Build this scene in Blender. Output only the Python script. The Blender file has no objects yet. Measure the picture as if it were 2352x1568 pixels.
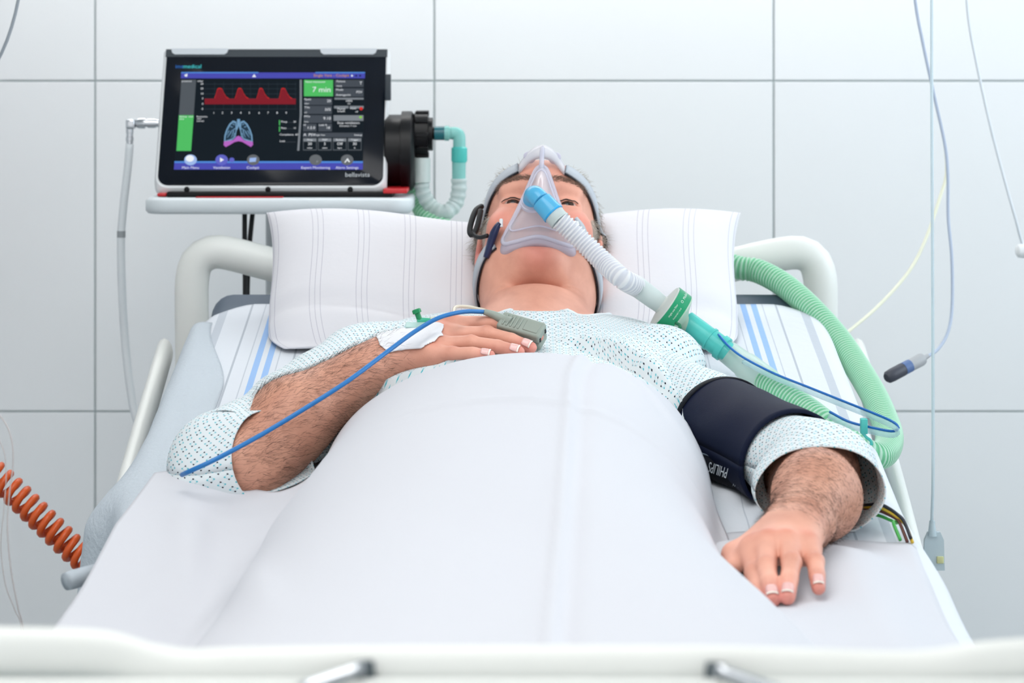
import bpy, bmesh, math, random
import numpy as np
from mathutils import Vector, Matrix
from mathutils.bvhtree import BVHTree

random.seed(7)
RNG = np.random.default_rng(7)
C = bpy.context.scene.collection
SC = bpy.context.scene

# ------------------------------------------------------------------ camera
F = 5800.0            # focal length in pixels of the 2352 px wide frame
CZ = 1.36             # camera height
HX, HY = 1176.0, 140.0
cam_d = bpy.data.cameras.new('camera')
cam = bpy.data.objects.new('camera', cam_d)
C.objects.link(cam)
cam.location = (0, 0, CZ)
cam.rotation_euler = (math.pi / 2, 0, 0)
cam_d.sensor_width = 36.0
cam_d.lens = 36.0 * F / 2352.0
cam_d.shift_y = -(784.0 - HY) / 2352.0
cam_d.clip_start = 0.05
cam_d.dof.use_dof = True
cam_d.dof.focus_distance = 3.08
cam_d.dof.aperture_fstop = 7.0
SC.camera = cam

# ------------------------------------------------------------------ world, lamps, exposure
SC.view_settings.view_transform = 'Standard'
SC.view_settings.look = 'None'
SC.view_settings.gamma = 1.0
SC.view_settings.exposure = 0.27
SC.view_settings.use_curve_mapping = False
SC.cycles.max_bounces = 5
SC.cycles.diffuse_bounces = 3
SC.cycles.glossy_bounces = 2
SC.cycles.transmission_bounces = 2
SC.cycles.transparent_max_bounces = 8
SC.cycles.caustics_reflective = False
SC.cycles.use_adaptive_sampling = True
SC.cycles.adaptive_threshold = 0.025
SC.cycles.caustics_refractive = False
world = bpy.data.worlds.new('world')
SC.world = world
world.use_nodes = True
world.node_tree.nodes['Background'].inputs[0].default_value = (0.975, 0.985, 1.0, 1)
world.node_tree.nodes['Background'].inputs[1].default_value = 0.95

def area(name, loc, rot, sx, sy, power, col=(1, 1, 1)):
    d = bpy.data.lights.new(name, 'AREA')
    d.shape = 'RECTANGLE'; d.size = sx; d.size_y = sy; d.energy = power; d.color = col
    o = bpy.data.objects.new(name, d); C.objects.link(o)
    o.location = loc; o.rotation_euler = rot
    return o
area('ceiling_panel_light', (-0.35, 2.2, 2.66), (0, 0, 0), 1.2, 1.2, 1.5, (1, 0.985, 0.965))
area('ceiling_panel_light', (-0.35, 0.2, 2.66), (0, 0, 0), 1.2, 1.2, 9, (1, 0.985, 0.965))
area('added_wall_lamp_light', (-0.1, 4.20, 2.04), (math.radians(12), 0, 0), 1.9, 0.10, 6.2, (1, 0.99, 0.975))  # added lamp out of view, washes the head wall brighter
area('added_window_light', (1.98, 3.2, 1.75), (0, math.radians(90), 0), 1.3, 1.8, 13, (0.86, 0.95, 1.0))  # cool light of an added, unseen window, lifts the right side

# ------------------------------------------------------------------ helpers
def P(px, py, D):
    """point seen at a pixel of the photograph, at its own depth D from the camera"""
    return Vector(((px - HX) * D / F, D, CZ - (py - HY) * D / F))
def srgb(r, g, b):
    f = lambda c: ((c / 255 + 0.055) / 1.055) ** 2.4 if c / 255 > 0.04045 else c / 255 / 12.92
    return (f(r), f(g), f(b), 1.0)

def mat(name, col, rough=0.5, metal=0.0, spec=0.5, emit=None, estr=1.0, alpha=1.0, trans=0.0, sss=0.0,
        bump=None, noise=None, coat=0.0):
    """bump=(scale, strength, distance); noise=(scale, amount) colour variation"""
    m = bpy.data.materials.new(name); m.use_nodes = True
    nt = m.node_tree; b = nt.nodes['Principled BSDF']
    b.inputs['Base Color'].default_value = col
    b.inputs['Roughness'].default_value = rough
    b.inputs['Metallic'].default_value = metal
    b.inputs['Specular IOR Level'].default_value = spec
    b.inputs['Alpha'].default_value = alpha
    b.inputs['Coat Weight'].default_value = coat
    if trans: b.inputs['Transmission Weight'].default_value = trans
    if sss:
        b.inputs['Subsurface Weight'].default_value = sss
        b.inputs['Subsurface Radius'].default_value = (0.012, 0.005, 0.003)
        b.inputs['Subsurface Scale'].default_value = 0.6
    if emit:
        b.inputs['Emission Color'].default_value = emit
        b.inputs['Emission Strength'].default_value = estr
    if bump or noise:
        tc = nt.nodes.new('ShaderNodeTexCoord')
    if noise:
        n = nt.nodes.new('ShaderNodeTexNoise'); n.inputs['Scale'].default_value = noise[0]
        n.inputs['Detail'].default_value = 4
        nt.links.new(tc.outputs['Object'], n.inputs['Vector'])
        r = nt.nodes.new('ShaderNodeValToRGB')
        k = noise[1]
        r.color_ramp.elements[0].position = 0.3; r.color_ramp.elements[1].position = 0.7
        r.color_ramp.elements[0].color = (col[0] * (1 - k), col[1] * (1 - k), col[2] * (1 - k), 1)
        r.color_ramp.elements[1].color = (min(1, col[0] * (1 + k)), min(1, col[1] * (1 + k)), min(1, col[2] * (1 + k)), 1)
        nt.links.new(n.outputs['Fac'], r.inputs['Fac'])
        nt.links.new(r.outputs['Color'], b.inputs['Base Color'])
    if bump:
        n2 = nt.nodes.new('ShaderNodeTexNoise'); n2.inputs['Scale'].default_value = bump[0]
        n2.inputs['Detail'].default_value = 3
        nt.links.new(tc.outputs['Object'], n2.inputs['Vector'])
        bp = nt.nodes.new('ShaderNodeBump'); bp.inputs['Strength'].default_value = bump[1]
        bp.inputs['Distance'].default_value = bump[2]
        nt.links.new(n2.outputs['Fac'], bp.inputs['Height'])
        nt.links.new(bp.outputs['Normal'], b.inputs['Normal'])
    return m

def tag(o, label=None, cat=None, group=None, kind=None):
    if label: o['label'] = label
    if cat: o['category'] = cat
    if group: o['group'] = group
    if kind: o['kind'] = kind
    return o
def empty(name, loc=(0, 0, 0)):
    o = bpy.data.objects.new(name, None); C.objects.link(o); o.location = loc
    o.empty_display_size = 0.05
    return o
def put(o, parent):
    """parent while keeping the world placement"""
    if parent is not None:
        o.parent = parent
        # parents are unrotated translations only: undo them
        t = Vector((0, 0, 0)); q = parent
        while q is not None:
            t += q.location; q = q.parent
        o.location = Vector(o.location) - t
    return o
def me_obj(name, verts, faces, m, parent=None, smooth=True, uv=None, local=True):
    """one mesh object; its origin is set at the mesh centre"""
    v = np.asarray([tuple(p) for p in verts], dtype=float) if not isinstance(verts, np.ndarray) else verts.astype(float)
    c = (v.min(0) + v.max(0)) / 2
    me = bpy.data.meshes.new(name)
    me.from_pydata((v - c).tolist(), [], [tuple(int(i) for i in f) for f in faces])
    if uv is not None:
        L = me.uv_layers.new(name='uv')
        li = np.zeros(len(me.loops), dtype=np.int32); me.loops.foreach_get('vertex_index', li)
        L.data.foreach_set('uv', np.asarray(uv, dtype=np.float32)[li].ravel())
    if smooth: me.polygons.foreach_set('use_smooth', [True] * len(me.polygons))
    me.materials.append(m); me.update()
    o = bpy.data.objects.new(name, me); C.objects.link(o); o.location = c
    return put(o, parent)
def bm_obj(name, bm, m, parent=None, smooth=False):
    bm.normal_update()
    me = bpy.data.meshes.new(name); bm.to_mesh(me); bm.free()
    v = np.zeros(len(me.vertices) * 3); me.vertices.foreach_get('co', v); v = v.reshape(-1, 3)
    c = (v.min(0) + v.max(0)) / 2
    me.vertices.foreach_set('co', (v - c).ravel())
    if smooth: me.polygons.foreach_set('use_smooth', [True] * len(me.polygons))
    me.materials.append(m); me.update()
    o = bpy.data.objects.new(name, me); C.objects.link(o); o.location = c
    return put(o, parent)
def autosmooth(o, ang=40):
    me = o.data
    me.polygons.foreach_set('use_smooth', [True] * len(me.polygons))
    bm = bmesh.new(); bm.from_mesh(me)
    for e in bm.edges:
        e.smooth = not (len(e.link_faces) == 2 and e.calc_face_angle(0) > math.radians(ang))
    bm.to_mesh(me); bm.free()
    return o
def box(name, lo, hi, m, parent=None, bev=0.0, seg=3, M=None):
    bm = bmesh.new(); bmesh.ops.create_cube(bm, size=1)
    lo, hi = Vector(lo), Vector(hi)
    for v in bm.verts:
        v.co = Vector([(lo[i] + hi[i]) / 2 + v.co[i] * (hi[i] - lo[i]) for i in range(3)])
    if bev > 0:
        bmesh.ops.bevel(bm, geom=bm.edges[:] , offset=bev, segments=seg, profile=0.5, affect='EDGES')
    if M is not None: bmesh.ops.transform(bm, matrix=M, verts=bm.verts)
    o = bm_obj(name, bm, m, parent)
    if bev > 0: autosmooth(o, 40)
    return o
def spline(pts, n):
    """Catmull-Rom through points of any dimension, n samples evenly spaced by arc length"""
    p = np.asarray([tuple(q) for q in pts], dtype=float)
    p = np.vstack([2 * p[0] - p[1], p, 2 * p[-1] - p[-2]])
    out = []
    for i in range(1, len(p) - 2):
        t = np.linspace(0, 1, 24, endpoint=False)[:, None]
        a, b, c, d = p[i - 1], p[i], p[i + 1], p[i + 2]
        out.append(0.5 * ((2 * b) + (c - a) * t + (2 * a - 5 * b + 4 * c - d) * t ** 2 + (3 * b - a - 3 * c + d) * t ** 3))
    out.append(p[-2][None]); q = np.vstack(out)
    s = np.r_[0, np.cumsum(np.linalg.norm(np.diff(q[:, :3], axis=0), axis=1))]
    ss = np.linspace(0, s[-1], n)
    return np.stack([np.interp(ss, s, q[:, k]) for k in range(q.shape[1])], 1)
def frames(path):
    t = np.gradient(path, axis=0); t /= np.linalg.norm(t, axis=1)[:, None] + 1e-12
    up = np.array([0, 0, 1.0]) if abs(t[0, 2]) < 0.9 else np.array([1.0, 0, 0])
    N = []; n = np.cross(t[0], up); n /= np.linalg.norm(n)
    for k in range(len(path)):
        n = n - t[k] * (n @ t[k]); n /= np.linalg.norm(n); N.append(n.copy())
    N = np.array(N); B = np.cross(t, N)
    return t, N, B
def tube(name, path, r, m, parent=None, seg=12, cap=True, flat=1.0):
    """tube along an array of points; r scalar or per-point; uv = (angle, arc length)"""
    path = np.asarray(path, float); n = len(path)
    r = np.full(n, r) if np.isscalar(r) else np.asarray(r, float)
    t, N, B = frames(path)
    a = np.arange(seg) * 2 * math.pi / seg
    V = path[:, None] + (N[:, None] * np.cos(a)[None, :, None] + B[:, None] * np.sin(a)[None, :, None] * flat) * r[:, None, None]
    s = np.r_[0, np.cumsum(np.linalg.norm(np.diff(path, axis=0), axis=1))]
    uv = np.stack([np.broadcast_to(a / (2 * math.pi), (n, seg)), np.broadcast_to(s[:, None], (n, seg))], 2).reshape(-1, 2)
    V = V.reshape(-1, 3); fs = []
    for i in range(n - 1):
        for j in range(seg):
            k = (j + 1) % seg
            fs.append((i * seg + j, i * seg + k, (i + 1) * seg + k, (i + 1) * seg + j))
    if cap:
        fs.append(tuple(range(seg))[::-1]); fs.append(tuple((n - 1) * seg + j for j in range(seg)))
    fs = [f[::-1] for f in fs]
    return me_obj(name, V, fs, m, parent, True, uv)
def cable(name, pts, r, m, parent=None, n=60, seg=8):
    return tube(name, spline(pts, n), r, m, parent, seg)
def lathe(name, prof, org, axis, m, parent=None, seg=32, cap=True, ang=40):
    """profile [(distance along axis, radius)]"""
    ax = Vector(axis).normalized()
    u = ax.orthogonal().normalized(); w = ax.cross(u)
    V = []; fs = []; org = Vector(org)
    for (t, r) in prof:
        for j in range(seg):
            a = 2 * math.pi * j / seg
            V.append(org + ax * t + u * (r * math.cos(a)) + w * (r * math.sin(a)))
    n = len(prof)
    for i in range(n - 1):
        for j in range(seg):
            k = (j + 1) % seg
            fs.append((i * seg + j, i * seg + k, (i + 1) * seg + k, (i + 1) * seg + j))
    if cap:
        fs.append(tuple(range(seg))[::-1]); fs.append(tuple((n - 1) * seg + j for j in range(seg)))
    return autosmooth(me_obj(name, V, fs, m, parent, True), ang)
def gridmesh(G, closed=False):
    """faces for an (nu, nv, 3) grid, wrapped in v when closed"""
    nu, nv = G.shape[:2]; fs = []
    for i in range(nu - 1):
        for j in range(nv if closed else nv - 1):
            k = (j + 1) % nv
            fs.append((i * nv + j, i * nv + k, (i + 1) * nv + k, (i + 1) * nv + j))
    return fs
def solidify(o, t, off=-1):
    md = o.modifiers.new('thickness', 'SOLIDIFY'); md.thickness = t; md.offset = off
    return o
def smoothstep(a, b, x):
    t = np.clip((np.asarray(x, float) - a) / (b - a), 0, 1); return t * t * (3 - 2 * t)

# ------------------------------------------------------------------ materials
M_wall = mat('wall_panel', srgb(238, 240, 242), 0.45, spec=0.35, noise=(1.2, 0.015))
M_joint = mat('wall_joint', srgb(186, 197, 198), 0.8)
M_floor = mat('floor_vinyl', srgb(170, 182, 186), 0.35, noise=(3, 0.05))
M_ceil = mat('ceiling', srgb(236, 238, 238), 0.9)
M_cream = mat('bed_plastic', srgb(236, 238, 234), 0.38, bump=(300, 0.03, 0.001))
M_steel = mat('bed_steel', srgb(196, 202, 205), 0.3, metal=0.9)
M_darkgrip = mat('grip_rubber', srgb(70, 82, 88), 0.35)
M_chrome = mat('chrome', srgb(205, 208, 212), 0.18, metal=1.0)
M_black = mat('black_plastic', srgb(8, 9, 13), 0.35, spec=0.25)
M_rubber = mat('black_rubber', srgb(12, 13, 16), 0.55)
M_matt = mat('mattress_cover', srgb(78, 92, 108), 0.55, bump=(60, 0.1, 0.002))
M_white = mat('white_plastic', srgb(238, 240, 242), 0.35)
M_tray = mat('tray_plastic', srgb(214, 222, 226), 0.4)

# ------------------------------------------------------------------ the room
WY = 4.35                         # plane of the head wall
pxX = lambda px: (px - HX) * WY / F
pzZ = lambda py: CZ - (py - HY) * WY / F
wall = box('wall_back', (-2.6, WY + 0.004, 0), (2.0, WY + 0.1, 2.7), M_joint)
tag(wall, kind='structure')
xs = [pxX(218 + 779.5 * k) for k in range(-3, 5)]
zs = [pzZ(186 + 759 * k) for k in range(-3, 3)]
xs = [-2.6] + [x for x in xs if -2.55 < x < 1.95] + [2.0]
zs = sorted([z for z in zs if 0.1 < z < 2.6] + [0.0, 2.7])
cache = {}
g = 0.0016
for i in range(len(xs) - 1):
    for j in range(len(zs) - 1):
        w, h = xs[i + 1] - xs[i] - 2 * g, zs[j + 1] - zs[j] - 2 * g
        key = (round(w, 3), round(h, 3))
        if key in cache:
            o = cache[key].copy(); C.objects.link(o)
            o.location = ((xs[i] + xs[i + 1]) / 2, WY + 0.007, (zs[j] + zs[j + 1]) / 2)
            put(o, wall)
        else:
            o = box('wall_panel', (xs[i] + g, WY, zs[j] + g), (xs[i + 1] - g, WY + 0.014, zs[j + 1] - g), M_wall, wall, 0.0012, 2)
            o.data.polygons.foreach_set('use_smooth', [False] * len(o.data.polygons))
            cache[key] = o
tag(box('floor', (-2.6, -2.6, -0.1), (2.0, WY + 0.1, 0.0), M_floor), kind='structure')
tag(box('ceiling', (-2.6, -2.6, 2.7), (2.0, WY + 0.1, 2.8), M_ceil), kind='structure')
tag(box('wall_left', (-2.7, -2.6, 0), (-2.6, WY + 0.1, 2.7), M_wall), kind='structure')
wr = box('wall_right', (2.0, -2.6, 0), (2.1, 1.9, 2.7), M_wall); tag(wr, kind='structure')
box('wall_pier', (2.0, 4.15, 0), (2.1, WY + 0.1, 2.7), M_wall, wr)
box('wall_below_added_window', (2.0, 1.9, 0), (2.1, 4.15, 0.95), M_wall, wr)
box('wall_above_added_window', (2.0, 1.9, 2.5), (2.1, 4.15, 2.7), M_wall, wr)
M_frost = mat('added_window_glass', srgb(235, 245, 250), 0.3, emit=srgb(235, 246, 255), estr=0.9)  # glowing pane of the added window
M_frost.cycles.emission_sampling = 'NONE'
win = box('added_window_1', (2.04, 1.9, 0.95), (2.06, 4.15, 2.5), M_frost); tag(win, kind='structure')  # added out of view so the right of the head wall brightens
for (lo, hi) in (((2.0, 1.9, 0.95), (2.07, 1.96, 2.5)), ((2.0, 4.09, 0.95), (2.07, 4.15, 2.5)), ((2.0, 1.96, 0.95), (2.07, 4.09, 1.01)),
                 ((2.0, 1.96, 2.44), (2.07, 4.09, 2.5)), ((2.0, 3.0, 1.01), (2.07, 3.05, 2.44))):
    box('added_window_frame', lo, hi, M_white, win)
hl = empty('added_wall_lamp', (-0.1, WY, 2.1)); tag(hl, 'long white lamp added out of view to brighten the head wall', 'lamp')
M_lampw = mat('added_lamp_housing', srgb(236, 238, 240), 0.4)
box('added_lamp_housing', (-1.1, WY - 0.21, 2.06), (0.9, WY, 2.14), M_lampw, hl, 0.008)  # body of the lamp added to lift the wall tone
box('added_lamp_lens', (-1.06, WY - 0.20, 2.05), (0.86, WY - 0.10, 2.06), mat('added_lamp_lens', (1, 1, 1, 1), 0.5, emit=(1, 0.99, 0.975, 1), estr=2.0), hl)
M_lamp = mat('lamp_diffuser', (1, 1, 1, 1), 0.5, emit=(1, 0.985, 0.965, 1), estr=3.0)
for m_ in (M_lamp, bpy.data.materials['added_lamp_lens']): m_.cycles.emission_sampling = 'NONE'
for k, y in enumerate((0.2, 2.2)):
    t = empty('ceiling_light', (-0.35, y, 2.7))
    tag(t, ['square ceiling light panel above the middle of the room', 'square ceiling light panel above the bed'][k], 'light', 'ceiling light panels')
    box('lamp_frame', (-0.99, y - 0.64, 2.675), (0.29, y + 0.64, 2.699), M_white, t)
    box('lamp_diffuser', (-0.96, y - 0.61, 2.668), (0.26, y + 0.61, 2.674), M_lamp, t)

# ------------------------------------------------------------------ shared shapes of bed and body (heights relative to the camera)
def mattress_r(Y):
    """height of the mattress top: flat towards the foot, backrest raised 11 degrees"""
    Y = np.asarray(Y, float)
    return -0.56 + 0.205 * (np.log1p(np.exp((Y - 2.5) / 0.04)) * 0.04)

# ------------------------------------------------------------------ the patient's body: one continuous surface from a distance field
def axis_fine(segs):
    out = []
    for a, b, h in segs:
        n = max(1, int(round((b - a) / h))); out.append(np.linspace(a, b, n, endpoint=False))
    out.append([segs[-1][1]]); return np.concatenate(out)
AX = axis_fine([(-0.40, -0.05, 0.0026), (-0.05, 0.13, 0.0019), (0.13, 0.225, 0.0030), (0.225, 0.345, 0.0019), (0.345, 0.42, 0.0026)])
AY = axis_fine([(1.70, 2.38, 0.016), (2.38, 2.63, 0.0026), (2.63, 2.90, 0.0042), (2.90, 3.24, 0.0026), (3.24, 3.46, 0.0019), (3.46, 3.56, 0.004)])
AZ = axis_fine([(-0.60, -0.55, 0.003), (-0.55, -0.45, 0.0021), (-0.45, -0.36, 0.0026), (-0.36, -0.12, 0.0021)])
SD = np.full((len(AX), len(AY), len(AZ)), 0.05, dtype=np.float32)

def _box(lo, hi, mrg):
    ix = slice(max(0, np.searchsorted(AX, lo[0] - mrg) - 1), np.searchsorted(AX, hi[0] + mrg) + 1)
    iy = slice(max(0, np.searchsorted(AY, lo[1] - mrg) - 1), np.searchsorted(AY, hi[1] + mrg) + 1)
    iz = slice(max(0, np.searchsorted(AZ, lo[2] - mrg) - 1), np.searchsorted(AZ, hi[2] + mrg) + 1)
    return (ix, iy, iz)
def _blend(sl, d, k, sub=False):
    a = SD[sl]
    if sub:
        d = -d; h = np.maximum(k - np.abs(a - d), 0) / k
        SD[sl] = np.maximum(a, d) + h * h * k * 0.25
    else:
        h = np.maximum(k - np.abs(a - d), 0) / k
        SD[sl] = np.minimum(a, d) - h * h * k * 0.25
def cone(a, b, ra, rb, k=0.012, flat=None, sub=False):
    """tapered capsule; flat=(axis, factor) squashes it along an axis"""
    a = np.array(a, float); b = np.array(b, float); R = max(ra, rb)
    sl = _box(np.minimum(a, b) - R, np.maximum(a, b) + R, k + 0.006)
    X, Y, Z = np.meshgrid(AX[sl[0]], AY[sl[1]], AZ[sl[2]], indexing='ij', sparse=True)
    px, py, pz = X - a[0], Y - a[1], Z - a[2]; ab = b - a
    if flat is not None:
        n = np.array(flat[0], float); n /= np.linalg.norm(n); f = 1 / flat[1] - 1
        dn = px * n[0] + py * n[1] + pz * n[2]
        an = ab @ n
        px = px + n[0] * dn * f; py = py + n[1] * dn * f; pz = pz + n[2] * dn * f
        ab = ab + n * an * f
    L2 = ab @ ab + 1e-12
    t = np.clip((px * ab[0] + py * ab[1] + pz * ab[2]) / L2, 0, 1)
    d = np.sqrt((px - t * ab[0]) ** 2 + (py - t * ab[1]) ** 2 + (pz - t * ab[2]) ** 2) - (ra + (rb - ra) * t)
    if flat is not None: d = d * (0.5 + 0.5 * flat[1])
    _blend(sl, d.astype(np.float32), k, sub)
def ellip(c, rad, k=0.015, B=None, sub=False):
    """ellipsoid; B = 3x3 rows of local axes"""
    c = np.array(c, float); rad = np.array(rad, float); B = np.eye(3) if B is None else np.array(B)
    ext = np.sqrt(((B * rad[:, None]) ** 2).sum(0))
    sl = _box(c - ext, c + ext, k + 0.006)
    X, Y, Z = np.meshgrid(AX[sl[0]], AY[sl[1]], AZ[sl[2]], indexing='ij', sparse=True)
    px, py, pz = X - c[0], Y - c[1], Z - c[2]
    q = [(px * B[i, 0] + py * B[i, 1] + pz * B[i, 2]) for i in range(3)]
    k0 = np.sqrt(sum((q[i] / rad[i]) ** 2 for i in range(3))); k1 = np.sqrt(sum((q[i] / rad[i] ** 2) ** 2 for i in range(3))) + 1e-9
    _blend(sl, (k0 * (k0 - 1) / k1).astype(np.float32), k, sub)
def R3(px, py, D):
    v = P(px, py, D); return np.array([v.x, v.y, v.z - CZ])

# torso, hips and legs (under gown and sheet)
ellip((0.012, 3.06, -0.430), (0.185, 0.20, 0.082), 0.03)
ellip((0.005, 2.84, -0.442), (0.185, 0.24, 0.088), 0.03)
ellip((0.0, 2.58, -0.495), (0.165, 0.16, 0.065), 0.03)
cone((-0.175, 3.19, -0.390), (0.195, 3.19, -0.396), 0.052, 0.050, 0.03)
for s in (-1, 1):
    cone((s * 0.08, 2.55, -0.502), (s * 0.09, 2.08, -0.512), 0.062, 0.044, 0.02)
    cone((s * 0.09, 2.08, -0.512), (s * 0.10, 1.80, -0.525), 0.044, 0.032, 0.02)
# ---- head
TH = math.radians(47); ROLL = math.radians(-2.5)
HO = np.array([0.038, 3.43, -0.245])
_n = np.array([0, -math.cos(TH), math.sin(TH)]); _u = np.array([0, math.sin(TH), math.cos(TH)]); _x = np.array([1.0, 0, 0])
HXv = _x * math.cos(ROLL) + _u * math.sin(-ROLL) * -1; HXv /= np.linalg.norm(HXv)
HUv = _u - HXv * (_u @ HXv); HUv /= np.linalg.norm(HUv); HNv = np.cross(HXv, HUv) * -1
if HNv @ _n < 0: HNv = -HNv
HB = np.array([HXv, HNv, HUv])
HS = 1.0
def H(x, f, u): return HO + (HXv * x + HNv * f + HUv * u) * HS
def he(c, r, k=0.015, sub=False, B=None): ellip(H(*c), np.array(r) * HS, k, HB if B is None else B, sub)
def hc(a, b, ra, rb, k=0.012, sub=False): cone(H(*a), H(*b), ra * HS, rb * HS, k, None, sub)
he((0, -0.012, 0.028), (0.0765, 0.098, 0.086))
he((0, 0.035, 0.045), (0.063, 0.055, 0.048), 0.02)
he((0, 0.022, -0.035), (0.070, 0.062, 0.082), 0.02)
for s in (-1, 1):
    hc((s * 0.056, -0.005, -0.062), (s * 0.018, 0.058, -0.098), 0.022, 0.023, 0.025)
    he((s * 0.043, 0.056, -0.032), (0.027, 0.026, 0.030), 0.018)
    he((s * 0.050, 0.020, -0.080), (0.026, 0.045, 0.030), 0.03)
    hc((s * 0.010, 0.086, 0.021), (s * 0.046, 0.071, 0.024), 0.010, 0.009, 0.014)
he((0, 0.072, -0.100), (0.032, 0.023, 0.022), 0.012)
he((0, -0.004, -0.098), (0.060, 0.056, 0.030), 0.03)
hc((0, 0.086, 0.014), (0, 0.112, -0.036), 0.009, 0.013, 0.010)
for s in (-1, 1): hc((s * 0.011, 0.097, -0.040), (s * 0.011, 0.100, -0.038), 0.010, 0.009, 0.008)
he((0, 0.080, -0.066), (0.030, 0.016, 0.018), 0.012)
he((0, 0.094, -0.0655), (0.028, 0.012, 0.0022), 0.004, sub=True)
he((0, 0.096, -0.087), (0.026, 0.010, 0.005), 0.010, sub=True)
for s in (-1, 1):
    he((s * 0.0360, 0.092, 0.001), (0.023, 0.0165, 0.0125), 0.010, sub=True)
    he((s * 0.0365, 0.0635, 0.0005), (0.0205, 0.0165, 0.0155), 0.005)
    he((s * 0.0375, 0.0790, -0.0010), (0.0185, 0.0110, 0.0029), 0.0015, sub=True)
    # ears
    Be = HB
    he((s * 0.0815, -0.014, -0.006), (0.0075, 0.019, 0.030), 0.006)
    he((s * 0.087, -0.010, -0.002), (0.005, 0.010, 0.017), 0.004, sub=True)
    he((s * 0.0795, -0.004, -0.040), (0.0075, 0.010, 0.013), 0.006)
# neck
hb = H(0, -0.022, -0.075)
cone(hb, (0.030, 3.20, -0.411), 0.0725, 0.078, 0.02)
cone(H(0, -0.016, -0.10), (0.030, 3.215, -0.388), 0.050, 0.060, 0.02)
for s in (-1, 1): cone((0.03 + s * 0.055, 3.27, -0.38), (0.015 + s * 0.17, 3.20, -0.385), 0.048, 0.040, 0.03)
he((0, 0.072, -0.1310), (0.042, 0.030, 0.0052), 0.014, sub=True)
# ---- patient's right arm (bent, hand on the chest)
SH_R = np.array([-0.195, 3.17, -0.395]); EL_R = R3(563, 1072, 2.872); FM_R = R3(672, 962, 2.925); WR_R = R3(884, 821, 3.02)
cone(SH_R, EL_R, 0.056, 0.046, 0.02)
cone(EL_R, FM_R, 0.047, 0.0455, 0.02)
cone(FM_R, WR_R, 0.0455, 0.0265, 0.02)
def nrm(v): return v / np.linalg.norm(v)
hand_dir = nrm(R3(1015, 768, 3.02) - WR_R)
R_MCP = [R3(1034, 744, 3.045), R3(1015, 768, 3.025), R3(1002, 790, 3.005), R3(989, 811, 2.988)]
R_PIP = [R3(1136, 743, 3.040), R3(1119, 767, 3.018), R3(1083, 788, 2.998), R3(1040, 812, 2.980)]
R_TIP = [R3(1235, 772, 3.020), R3(1219, 798, 2.995), R3(1192, 808, 2.978), R3(1126, 816, 2.966)]
R_RAD = [(0.0100, 0.0098, 0.0085), (0.0102, 0.0098, 0.0085), (0.0098, 0.0093, 0.0082), (0.0088, 0.0082, 0.0072)]
def hand(WR, MCP, PIP, TIP, RAD, dorsal, k=0.0028):
    dips = []
    d = dorsal
    for i in range(4):
        m, p, t = MCP[i], PIP[i], TIP[i]; r0, r1, r2 = RAD[i]
        dip = p + (t - p) * 0.56 + d * 0.0022; dips.append(dip)
        base = WR + (m - WR) * 0.25
        cone(base, m - d * 0.004, 0.016, 0.0125, 0.012, (d, 0.85))
        cone(m, p, r0, r1, k); cone(p, dip, r1 * 0.97, r2 * 1.03, 0.0022); cone(dip, t, r2 * 1.03, r2 * 0.90, 0.0022)
        ellip(m + d * 0.0035, (0.009,) * 3, 0.010)            # knuckle
        ellip(p + d * 0.0014, (r1 * 1.03,) * 3, 0.0025)
        cone(WR + (m - WR) * 0.45 + d * 0.009, m + d * 0.006, 0.004, 0.0045, 0.007)   # tendon
    return dips
dors_R = nrm(np.cross(R_MCP[0] - R_MCP[3], hand_dir)); dors_R = dors_R if dors_R[2] > 0 else -dors_R
R_DIP = hand(WR_R, R_MCP, R_PIP, R_TIP, R_RAD, dors_R)
cone(FM_R * 0.25 + WR_R * 0.75, WR_R + hand_dir * 0.02, 0.031, 0.0255, 0.015, (dors_R, 0.80))
cone(WR_R + hand_dir * 0.015 - dors_R * 0.006, (R_MCP[3] + R_MCP[2]) / 2 - dors_R * 0.010, 0.022, 0.015, 0.015, (dors_R, 0.8))
cone(WR_R + hand_dir * 0.02, (R_MCP[0] + R_MCP[1]) / 2 - dors_R * 0.008, 0.022, 0.016, 0.015, (dors_R, 0.8))
for t0, t1, r0, r1 in ((WR_R + hand_dir * 0.012 + (R_MCP[0] - R_MCP[3]) * 0.25 - dors_R * 0.008, R_MCP[0] + np.array([-0.015, 0.02, -0.016]), 0.015, 0.012),
                       (R_MCP[0] + np.array([-0.015, 0.02, -0.016]), R_MCP[0] + np.array([0.025, 0.032, -0.018]), 0.0115, 0.010)):
    cone(t0, t1, r0, r1, 0.01)
# ---- patient's left arm (stretched along the body, palm down)
SH_L = np.array([0.203, 3.11, -0.424]); EL_L = R3(1868, 1088, 2.79); FM_L = R3(1876, 1142, 2.695); WR_L = R3(1828, 1214, 2.585)
cone(SH_L, EL_L, 0.052, 0.046, 0.02)
cone(EL_L, FM_L, 0.048, 0.0445, 0.02)
cone(FM_L, WR_L + np.array([0.006, 0.02, 0]), 0.0445, 0.031, 0.02)
L_MCP = [R3(1728, 1262, 2.523), R3(1764, 1247, 2.515), R3(1806, 1246, 2.513), R3(1855, 1256, 2.520)]
L_PIP = [R3(1733, 1318, 2.480), R3(1760, 1302, 2.472), R3(1818, 1293, 2.472), R3(1873, 1292, 2.483)]
L_TIP = [R3(1748, 1392, 2.432), R3(1774, 1376, 2.425), R3(1809, 1371, 2.425), R3(1880, 1350, 2.447)]
L_RAD = [(0.0105, 0.0100, 0.0088), (0.0108, 0.0102, 0.0090), (0.0105, 0.0100, 0.0088), (0.0096, 0.0090, 0.0080)]
hdL = nrm((L_MCP[1] + L_MCP[2]) / 2 - WR_L)
dors_L = nrm(np.cross(L_MCP[3] - L_MCP[0], hdL)); dors_L = dors_L if dors_L[2] > 0 else -dors_L
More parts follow.
